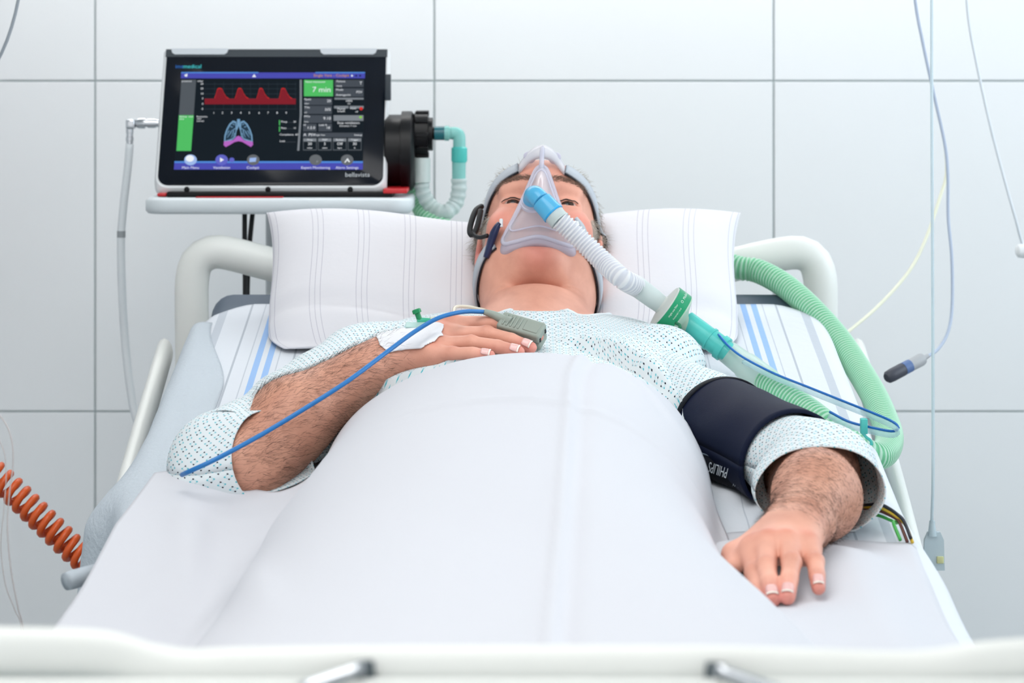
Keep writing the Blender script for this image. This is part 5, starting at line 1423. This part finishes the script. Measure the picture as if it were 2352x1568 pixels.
G = np.array(fp); n5 = 5
me_obj('forehead_bar', G.reshape(-1, 3), gridmesh(G, True) + [tuple(range(n5))[::-1], tuple(16 * n5 + j for j in range(n5))], M_fore, mask)
for s in (-1, 1):
    pd = Hw(s * 0.017, 0.092, 0.064); lathe('forehead_pad', [(0, 0.007), (0.003, 0.0085), (0.008, 0.0085), (0.010, 0.006)], pd, HNv, M_sil, mask, 16)
# head straps, following the head
M_strap = mat('strap_grey', srgb(188, 194, 202), 0.7, bump=(900, 0.2, 0.001)); M_strapd = mat('strap_dark', srgb(34, 38, 48), 0.75)
def strap(name, pts, width, m, parent, off=0.003, thick=0.003, lateral=None):
    c = spline([tuple(Hw(*p)) for p in pts], 46)
    V = []; cent = Vector(HO) + Vector((0, 0, CZ))
    pr = []
    for p in c:
        q_, n = near(p, 0.0)
        d_ = (Vector(p) - q_)
        n = (Vector(p) - (cent + Vector(HUv) * (Vector(p) - cent).dot(Vector(HUv)) * 0.6)).normalized()
        # lift points that lie under the skin
        inside = (Vector(p) - q_).dot(near(p)[1]) < off
        pp = q_ + near(p)[1] * off if inside or d_.length < 0.02 else Vector(p)
        pr.append((pp, near(p)[1]))
    pts_ = np.array([tuple(a) for a, b in pr]); nn = np.array([tuple(b) for a, b in pr])
    for _ in range(4):
        pts_[1:-1] = 0.5 * pts_[1:-1] + 0.25 * (pts_[2:] + pts_[:-2]); nn[1:-1] = 0.5 * nn[1:-1] + 0.25 * (nn[2:] + nn[:-2])
    t = np.gradient(pts_, axis=0); t /= np.linalg.norm(t, axis=1)[:, None]
    nn = nn - t * (nn * t).sum(1)[:, None]; nn /= np.linalg.norm(nn, axis=1)[:, None]
    sd = np.cross(t, nn)
    sec = [(-1, 0), (-0.92, 1), (0.92, 1), (1, 0)]
    G = np.stack([pts_ + sd * (width / 2 * a) + nn * (thick * b) for a, b in sec], 1)
    k = len(sec)
    return me_obj(name, G.reshape(-1, 3), gridmesh(G, True) + [tuple(range(k)), tuple((len(c) - 1) * k + j for j in range(k))], m, parent)
for s in (-1, 1):
    up_ = [(s * 0.031, 0.086, 0.052), (s * 0.047, 0.068, 0.047), (s * 0.064, 0.045, 0.040), (s * 0.078, 0.012, 0.032), (s * 0.082, -0.03, 0.022), (s * 0.070, -0.070, 0.010), (s * 0.04, -0.105, 0.0)]
    o = strap('upper_strap', up_, 0.019, M_strap, mask)
    strap('strap_lining', up_, 0.022, M_strapd, o, 0.0018, 0.0018)
    lo_ = [(s * 0.052, 0.062, -0.074), (s * 0.062, 0.045, -0.082), (s * 0.072, 0.018, -0.090), (s * 0.078, -0.015, -0.098), (s * 0.075, -0.05, -0.10), (s * 0.05, -0.09, -0.09)]
    o = strap('lower_strap', lo_, 0.015, M_strap, mask)
    strap('strap_lining', lo_, 0.0175, M_strapd, o, 0.0018, 0.0018)
    lathe('strap_post', [(0, 0.0028), (0.010, 0.0024), (0.011, 0.0016)], Hw(s * 0.050, 0.090, -0.060), HNv * 0.5 + HUv * 0.8, M_white, mask, 12)
M_navy = mat('navy_plastic', srgb(24, 34, 76), 0.35)
def hp(px, py, f):
    """point of the plane at head-depth f seen at a pixel"""
    o = Vector((0, 0, CZ)); d = P(px, py, 1.0) - o; n = Vector(HNv); c = Hw(0, f, 0)
    return o + d * ((c - o).dot(n) / d.dot(n))
tube('strap_clip', spline([hp(1148, 512, 0.092), hp(1141, 522, 0.088), hp(1131, 545, 0.078), hp(1124, 570, 0.068), hp(1116, 592, 0.060)], 20), np.interp(np.linspace(0, 1, 20), [0, .15, .3, .75, 1], [0.0055, 0.0075, 0.0090, 0.0088, 0.0065]), M_navy, mask, 12, True, 0.6)
tube('strap_clip', spline([hp(1322, 500, 0.088), hp(1335, 520, 0.080), hp(1346, 548, 0.070), hp(1356, 580, 0.060)], 20), np.interp(np.linspace(0, 1, 20), [0, .3, 1], [0.0045, 0.0075, 0.0065]), M_strap, mask, 12, True, 0.6)
lp = [hp(1106, 474, 0.040), hp(1094, 482, 0.048), hp(1085, 502, 0.052), hp(1079, 528, 0.054), hp(1084, 540, 0.055), hp(1094, 526, 0.056), hp(1101, 500, 0.056), hp(1104, 484, 0.054)]
tube('tether_loop', spline(lp, 50), 0.0040, M_rubber, mask, 10, True, 1.0)
tube('tether', spline([hp(1088, 530, 0.055), hp(1091, 541, 0.058), hp(1102, 545, 0.062), hp(1120, 541, 0.070)], 16), 0.0030, M_rubber, mask, 10)
# swivel port, blue elbow and clear hose
pb = hp(1222, 470, 0.131)
lathe('port_ring', [(0, 0.0150), (0.004, 0.0150), (0.0045, 0.0135), (0.009, 0.0135)], pb, HNv, M_rim, mask, 32)
M_blue = plastic('blue_elbow', srgb(96, 196, 240), 0.95, 0.25, 0.15); M_blued = plastic('blue_ring', srgb(40, 168, 232), 0.95, 0.25)
eb = empty('mask_hose', hp(1300, 520, 0.16)); tag(eb, 'white corrugated hose with a blue elbow running from the mask to the filter', 'hose')
D0 = pb.y
A0 = pb + Vector(HNv) * 0.008; A1 = P(1228, 446, D0 - 0.028); A2 = P(1243, 461, D0 - 0.035); A3 = P(1270, 490, D0 - 0.042)
tube('blue_elbow', spline([A0, A0 * 0.4 + A1 * 0.6 + Vector((0, 0, 0.002)), A1 * 0.75 + A2 * 0.25, A2], 24), np.interp(np.linspace(0, 1, 24), [0, 0.2, 1], [0.0120, 0.0122, 0.0122]), M_blue, eb, 24)
dd = (A3 - A2)
lathe('blue_sleeve', [(0, 0.0128), (0.001, 0.0140), (dd.length * 0.85, 0.0146), (dd.length * 0.9, 0.0150), (dd.length, 0.0150)], A2, dd, M_blue, eb, 32)
lathe('blue_rim', [(0, 0.0142), (0.001, 0.0152), (0.0025, 0.0152), (0.003, 0.0142)], A3 - dd.normalized() * 0.001, dd, M_blued, eb, 32)
lathe('white_cuff', [(0, 0.0138), (0.012, 0.0134), (0.0125, 0.0142), (0.014, 0.0142)], A3, dd, M_frostw, eb, 32)
e1 = fc - fdir * 0.020
hpts = [A3 + dd.normalized() * 0.012, P(1310, 528, D0 - 0.046), P(1350, 566, D0 - 0.050), P(1390, 605, D0 - 0.062), P(1430, 640, D0 - 0.085), e1 - fdir * 0.034]
corrugated('clear_hose', hpts, 0.0128, 0.0011, 0.0052, M_clearc, eb, 24, 6)
lathe('end_cuff', [(0, 0.0120), (0.004, 0.0136), (0.034, 0.0128), (0.046, 0.0118)], e1 - fdir * 0.042, fdir, M_frostw, eb, 28)

# ------------------------------------------------------------------ cuff on the stretched arm
M_cuff = mat('navy_fabric', srgb(6, 16, 44), 0.65, spec=0.2, bump=(700, 0.15, 0.001)); M_cuffd = mat('navy_trim', srgb(6, 10, 22), 0.65, spec=0.2)
bp = empty('blood_pressure_cuff', (lerp(SH_L, EL_L, 0.6)[0], lerp(SH_L, EL_L, 0.6)[1], lerp(SH_L, EL_L, 0.6)[2] + CZ))
tag(bp, 'navy blue blood pressure cuff wrapped round the patient\'s outstretched upper arm', 'cuff')
loft('wrap', [(lerp(SH_L, EL_L, 0.36), uaL, 0.0620, 0.0590), (lerp(SH_L, EL_L, 0.40), uaL, 0.0610, 0.0585), (lerp(SH_L, EL_L, 0.6), uaL, 0.0610, 0.0585), (lerp(SH_L, EL_L, 0.80), uaL, 0.0620, 0.0590), (lerp(SH_L, EL_L, 0.86), uaL, 0.0630, 0.0590)], M_cuff, bp, 56, 0.004, 6, 0.0007, 3, 0.006)
loft('edge_binding', [(lerp(SH_L, EL_L, 0.345), uaL, 0.0630, 0.0600), (lerp(SH_L, EL_L, 0.365), uaL, 0.0640, 0.0610), (lerp(SH_L, EL_L, 0.375), uaL, 0.0635, 0.0605)], M_cuffd, bp, 56, 0.003, 4, 0.0, 3, 0.006)
# loose flap with its lettering, on the side towards the body
fpx = [(1608, 1040, 2.905), (1660, 1056, 2.870), (1706, 1068, 2.840), (1742, 1098, 2.815)]
fpb = [(1612, 1092, 2.895), (1660, 1112, 2.860), (1704, 1130, 2.835), (1742, 1146, 2.815)]
G = np.array([[tuple(P(*a)) for a in spline(fpx, 20)], [tuple(P(*a)) for a in (spline(fpx, 20) * 0.5 + spline(fpb, 20) * 0.5) + np.array([0, 0, -0.004])], [tuple(P(*a)) for a in spline(fpb, 20)]])
o = me_obj('flap', G.reshape(-1, 3), gridmesh(G), M_cuffd, bp); solidify(o, 0.003, 1)
tube('flap_piping', G[0], 0.0011, mat('piping_grey', srgb(96, 110, 124), 0.6), bp, 6)
M_prt = mat('cuff_print', srgb(190, 198, 206), 0.6)
o0 = Vector(G[1][7]); ex = (Vector(G[1][2]) - Vector(G[1][14])).normalized(); dn = (Vector(G[2][8]) - Vector(G[0][8])); dn = (dn - ex * dn.dot(ex)).normalized()
nf_ = ex.cross(dn); nf_ = nf_ if nf_.y < 0 else -nf_
text('cuff_lettering', 'PHILIPS', 0.0165, M_prt, bp, o0 + nf_ * 0.008 - dn * 0.002, ex, dn, 'CENTER', 0.66)
text('cuff_lettering', 'Adult 11', 0.006, M_prt, bp, Vector(G[2][13]) + nf_ * 0.005 - dn * 0.006, ex, dn, 'CENTER', 1.0)

# ------------------------------------------------------------------ pulse oximeter on the index finger
M_ox = mat('sensor_grey', srgb(150, 160, 150), 0.5); M_oxd = mat('sensor_dark', srgb(36, 42, 48), 0.5); M_bcab = mat('blue_cable', srgb(30, 116, 186), 0.4)
ox = empty('pulse_oximeter', R3(1190, 757, 3.03) + np.array([0, 0, CZ])); tag(ox, 'grey finger clip sensor with a blue cable on the chest hand\'s index finger', 'sensor')
fa = Vector(nrm(R_TIP[0] - R_PIP[0])); fu = Vector(nrm(dors_R + np.array([0, -0.45, 0.1]))); fu = (fu - fa * fu.dot(fa)).normalized(); fs_ = fa.cross(fu)
oc = Vector(lerp(R_PIP[0], R_TIP[0], 0.60)) + Vector((0, 0, CZ))
MO = Matrix(((fa.x, fs_.x, fu.x, oc.x), (fa.y, fs_.y, fu.y, oc.y), (fa.z, fs_.z, fu.z, oc.z), (0, 0, 0, 1)))
up_part = box('clip_top', (-0.026, -0.0125, 0.001), (0.030, 0.0125, 0.0145), M_ox, ox, 0.0035, 3, MO)
box('clip_bottom', (-0.024, -0.0120, -0.0135), (0.030, 0.0120, -0.001), M_ox, ox, 0.0035, 3, MO)
for k in range(5): box('grip_rib', (-0.020 + k * 0.005, -0.009, 0.0140), (-0.0175 + k * 0.005, 0.009, 0.0158), M_ox, up_part, 0.0006, 1, MO)
box('raised_window', (0.007, -0.008, 0.0140), (0.026, 0.008, 0.0156), M_ox, up_part, 0.0007, 1, MO)
for y in (-0.008, 0.007): box('end_notch', (0.0285, y, 0.002), (0.0312, y + 0.0025, 0.008), M_oxd, up_part, 0.0004, 1, MO)
cb0 = MO @ Vector((-0.024, -0.002, 0.010)); cb1 = P(1112, 716, 3.035)
tube('cable_boot', spline([MO @ Vector((-0.012, 0, 0.009)), cb0, (cb0 + cb1) / 2 + Vector((0, 0, 0.001)), cb1], 20), np.interp(np.linspace(0, 1, 20), [0, 0.3, 1], [0.0085, 0.0062, 0.0034]), M_ox, ox, 14)
cable('cable', [cb1, P(1075, 715, 3.02), P(1040, 720, 3.005), P(1000, 733, 2.99), P(950, 763, 2.975), P(890, 807, 2.945), P(800, 874, 2.890), P(700, 938, 2.855), P(600, 998, 2.82), P(500, 1052, 2.776), P(440, 1080, 2.772), P(418, 1090, 2.79)], 0.0027, M_bcab, ox, 100, 12)

# ------------------------------------------------------------------ cannula with dressing on the chest hand
iv = empty('iv_cannula', R3(960, 745, 3.03) + np.array([0, 0, CZ])); tag(iv, 'green capped cannula under a white dressing on the back of the chest hand', 'cannula')
M_dress = mat('dressing', srgb(238, 238, 242), 0.8, bump=(700, 0.25, 0.0006)); M_tape = plastic('clear_tape', srgb(236, 232, 206), 0.55, 0.25)
def patch(name, cl, hw, m, off, nx=34, ny=15):
    c = spline([(x, y, 0) for x, y in cl], nx); t = np.gradient(c, axis=0); t /= np.linalg.norm(t, axis=1)[:, None]
    G = np.zeros((nx, ny, 3))
    for i in range(nx):
        w = np.interp(i / (nx - 1), np.linspace(0, 1, len(hw)), hw); n2 = np.array([-t[i, 1], t[i, 0]])
        for j, s in enumerate(np.linspace(1, -1, ny)):
            x, y = c[i, 0] + n2[0] * w * s, c[i, 1] + n2[1] * w * s
            G[i, j] = near(P(x, y, 3.0 - 0.0020 * w * s), off)[0]
    for _ in range(3): G[1:-1, 1:-1] = 0.5 * G[1:-1, 1:-1] + 0.125 * (G[2:, 1:-1] + G[:-2, 1:-1] + G[1:-1, 2:] + G[1:-1, :-2])
    o = me_obj(name, G.reshape(-1, 3), gridmesh(G), m, iv); solidify(o, 0.0007, 0)
    return o
patch('dressing', [(869, 788), (900, 772), (950, 755), (990, 748), (1022, 740)], [5, 17, 21, 18, 13, 6], M_dress, 0.0018)
cpt = R3(958, 738, 3.035) + np.array([0, 0, CZ]); 
hA, _ = hit(962, 741, 0.006)
if hA is None: hA = Vector(cpt)
lathe('port_body', [(0, 0.0040), (0.006, 0.0046), (0.012, 0.0040), (0.020, 0.0030)], hA, (1, 0.15, 0.02), plastic('cannula_teal', srgb(60, 190, 150), 0.9, 0.3, 0.1), iv, 16)
cap = lathe('port_cap', [(0, 0.0034), (0.008, 0.0034), (0.0085, 0.0055), (0.0125, 0.0055), (0.0135, 0.0045)], hA + Vector((0.003, 0, 0.002)), (-0.35, 0.1, 1), mat('cap_green', srgb(16, 140, 84), 0.4), iv, 12)
hB, _ = hit(1000, 730, 0.004); hB = hB or Vector(R3(1000, 728, 3.05)) + Vector((0, 0, CZ))
M_wing = plastic('cannula_wing', srgb(190, 226, 220), 0.7, 0.3)
hC, _ = hit(955, 752, 0.003); hC = hC or hA
box('cannula_wing', (-0.012, -0.007, -0.001), (0.012, 0.007, 0.001), M_wing, iv, 0.0008, 1, Matrix.Translation(hC) @ Matrix.Rotation(0.35, 4, 'X'))
lathe('hub', [(0, 0.0042), (0.016, 0.0036), (0.03, 0.0030)], hA + Vector((0.016, 0.003, 0.001)), (1, 0.12, 0.10), M_tape, iv, 16)
cable('infusion_tube', [hA + Vector((0.044, 0.007, 0.004)), P(1045, 706, 3.07), P(1070, 704, 3.08), P(1095, 708, 3.09), P(1118, 715, 3.11), P(1126, 735, 3.12)], 0.0020, plastic('infusion_tube', srgb(236, 226, 206), 0.75, 0.25), iv, 40, 8)

# ------------------------------------------------------------------ cords and lines around the bed
def line(name, pts, r, m, label, cat, group=None, n=70, seg=8):
    return tag(cable(name, pts, r, m, None, n, seg), label, cat, group)
M_orange = mat('orange_cord', srgb(222, 92, 34), 0.35)
axp = spline([(-1.16, 4.28, 1.12), (-1.08, 4.05, 1.02), (-0.98, 3.72, 0.93), P(-260, 912, 3.50), P(-110, 1015, 3.46), P(0, 1100, 3.45), P(110, 1205, 3.43), P(190, 1280, 3.42), P(260, 1320, 3.40), P(330, 1345, 3.39)], 1700)
t, N, B_ = frames(axp); s_ = np.r_[0, np.cumsum(np.linalg.norm(np.diff(axp, axis=0), axis=1))]
pit = np.interp(s_, [0, s_[-1] * 0.5, s_[-1] * 0.8, s_[-1]], [0.021, 0.0200, 0.0165, 0.0150]); ph = np.cumsum(np.r_[0, np.diff(s_) / pit[1:]]) * 2 * math.pi
hel = axp + (N * np.cos(ph)[:, None] + B_ * np.sin(ph)[:, None]) * 0.0150
tag(tube('coiled_cord', hel, 0.0052, M_orange, None, 8), 'orange coiled cord stretched beside the left of the bed', 'cord')
so = empty('wall_socket', (-1.16, WY, 1.12)); tag(so, 'white wall socket the orange coiled cord plugs into', 'socket')
box('socket_plate', (-1.20, WY - 0.012, 1.08), (-1.12, WY, 1.16), M_white, so, 0.003)
lathe('socket_plug', [(0, 0.018), (0.03, 0.018), (0.055, 0.011)], (-1.16, WY - 0.012, 1.12), (0, -1, 0), M_rubber, so, 20)
M_greyc = mat('grey_cable', srgb(150, 158, 166), 0.45); M_greyp = mat('pale_blue_cable', srgb(178, 190, 210), 0.45); M_creamc = mat('cream_line', srgb(228, 228, 206), 0.4)
line('hanging_cable', [P(48, -160, 3.6), P(46, -40, 3.6), P(40, 10, 3.6), P(24, 70, 3.6), P(2, 125, 3.6), P(-40, 200, 3.62), P(-110, 330, 3.7), P(-180, 520, 3.85), P(-200, 760, 4.1), (-1.16, 4.31, 0.86), (-1.16, 4.335, 0.70)], 0.0024, M_greyc, 'grey cable hanging in the top left corner against the wall', 'cable')
M_thin = plastic('thin_line', srgb(214, 206, 204), 0.6, 0.2)
line('infusion_line', [P(-60, 900, 2.6), P(0, 955, 2.6), P(24, 1000, 2.6), P(30, 1060, 2.6), P(22, 1130, 2.6), P(17, 1210, 2.6), P(24, 1300, 2.6), P(40, 1390, 2.6), P(56, 1460, 2.6), P(70, 1640, 2.6)], 0.0008, M_thin, 'thin clear infusion line in front of the coiled cord, the one further right', 'infusion line', 'thin infusion lines on the left', 90, 6)
line('infusion_line', [P(-40, 970, 2.62), P(0, 1015, 2.62), P(14, 1070, 2.62), P(10, 1160, 2.62), P(2, 1250, 2.62), P(12, 1340, 2.62), P(34, 1400, 2.62), P(50, 1450, 2.62), P(60, 1640, 2.62)], 0.0006, M_thin, 'thinner clear infusion line at the left picture edge by the coiled cord', 'infusion line', 'thin infusion lines on the left', 90, 6)
mc_ = empty('monitor_cable', P(2080, 840, 3.6)); tag(mc_, 'blue grey monitor cable ending in a dark plug beside the green hose', 'cable')
cable('cable', [P(2096, -120, 3.75), P(2102, 0, 3.75), P(2120, 100, 3.74), P(2146, 220, 3.73), P(2170, 330, 3.72), P(2177, 400, 3.71), P(2178, 500, 3.70), P(2186, 590, 3.68), P(2187, 700, 3.66), P(2178, 760, 3.64), P(2156, 800, 3.62), P(2128, 820, 3.6)], 0.0024, M_greyp, mc_, 90, 10)
pa, pb_ = P(2132, 817, 3.6), P(2036, 868, 3.56); dv = pb_ - pa; Lp = dv.length
lathe('plug_sleeve', [(0, 0.003), (Lp * 0.12, 0.0042), (Lp * 0.13, 0.0080), (Lp * 0.18, 0.0092), (Lp * 0.44, 0.0090)], pa, dv, mat('plug_grey', srgb(170, 172, 176), 0.5), mc_, 20)
lathe('plug_ring', [(0, 0.0092), (Lp * 0.16, 0.0092)], pa + dv * 0.44, dv, mat('plug_blue', srgb(86, 112, 160), 0.5), mc_, 20)
lathe('plug_tip', [(0, 0.0088), (Lp * 0.02, 0.0095), (Lp * 0.26, 0.0095), (Lp * 0.36, 0.0088), (Lp * 0.40, 0.006)], pa + dv * 0.60, dv, mat('plug_dark', srgb(60, 62, 74), 0.5), mc_, 20)
line('cream_tube', [P(2096, -120, 3.95), P(2102, 0, 3.94), P(2120, 100, 3.93), P(2146, 220, 3.92), P(2170, 330, 3.91), P(2174, 400, 3.9), P(2160, 450, 3.88), P(2130, 540, 3.84), P(2090, 620, 3.80), P(2020, 700, 3.74), P(1950, 760, 3.66), P(1905, 795, 3.56), P(1880, 822, 3.44), P(1864, 850, 3.34), P(1862, 900, 3.24)], 0.0026, M_creamc, 'thin cream tube crossing behind the green hose to the sheet', 'tube')
ivr = empty('drip_line', P(2144, 700, 3.3)); tag(ivr, 'clear vertical drip line with a flat connector hanging at the right of the bed', 'drip line')
M_drip = plastic('drip_clear', srgb(216, 234, 242), 0.7, 0.2)
cable('tube', [P(2140, -160, 3.3), P(2140, 200, 3.3), P(2142, 600, 3.3), P(2143, 900, 3.3), P(2143, 1100, 3.3), P(2140, 1205, 3.3)], 0.0021, M_drip, ivr, 60, 8)
lathe('connector_neck', [(0, 0.0035), (0.012, 0.005), (0.02, 0.006)], P(2141, 1195, 3.3), (0, 0, -1), M_drip, ivr, 16)
G0 = [P(2132, 1222, 3.3), P(2160, 1222, 3.3), P(2168, 1240, 3.3), P(2170, 1310, 3.3), P(2120, 1310, 3.3), P(2124, 1240, 3.3)]
V = G0 + [p + Vector((0, 0.008, 0)) for p in G0]; k = 6
autosmooth(me_obj('connector_plate', V, [tuple(range(k))[::-1], tuple(range(k, 2 * k))] + [(i, (i + 1) % k, k + (i + 1) % k, k + i) for i in range(k)], M_drip, ivr), 30)
box('yellow_tab', P(2152, 1294, 3.298), P(2166, 1276, 3.304), mat('tab_yellow', srgb(226, 226, 170), 0.5), ivr, 0.0006)
pc_ = empty('pale_cable', P(2320, 500, 3.8)); tag(pc_, 'pale cable with a rounded clip curving down the wall in the top right corner', 'cable')
cable('cable', [P(2215, -140, 3.8), P(2222, 20, 3.8), P(2240, 130, 3.8), P(2275, 290, 3.8), P(2312, 430, 3.8), P(2332, 500, 3.8), P(2352, 570, 3.82), P(2400, 680, 3.9), P(2500, 800, 4.1), (1.05, 4.33, 0.80)], 0.0022, mat('pale_cable', srgb(222, 228, 234), 0.5), pc_, 90, 8)
lathe('cable_clip', [(0, 0.006), (0.003, 0.010), (0.012, 0.011), (0.035, 0.011), (0.04, 0.007)], P(2334, 576, 3.81), (1, 0.1, 0), M_white, pc_, 24)
# lead wires by the stretched arm
for k, (c, dy, lab, x2, y2) in enumerate(((srgb(26, 30, 44), 0, 'black', 2076, 1196), (srgb(228, 190, 60), 8, 'yellow', 2080, 1206), (srgb(96, 48, 40), 15, 'brown', 2068, 1204), (srgb(70, 176, 80), 26, 'green', 2052, 1200))):
    pts = [P(1985, 1160 + dy * 0.6, 2.78), P(2020, 1158 + dy, 2.755), P(2040, 1166 + dy, 2.745), P(2060, 1180 + dy * 0.8, 2.735), P(x2, y2, 2.72), P(x2 + 16, y2 + 40, 2.70)]
    line('lead_wire', pts, 0.0019, mat('wire_' + lab, c, 0.4), '%s monitor lead wire running from under the gown sleeve over the sheet' % lab, 'wire', 'monitor lead wires', 30)
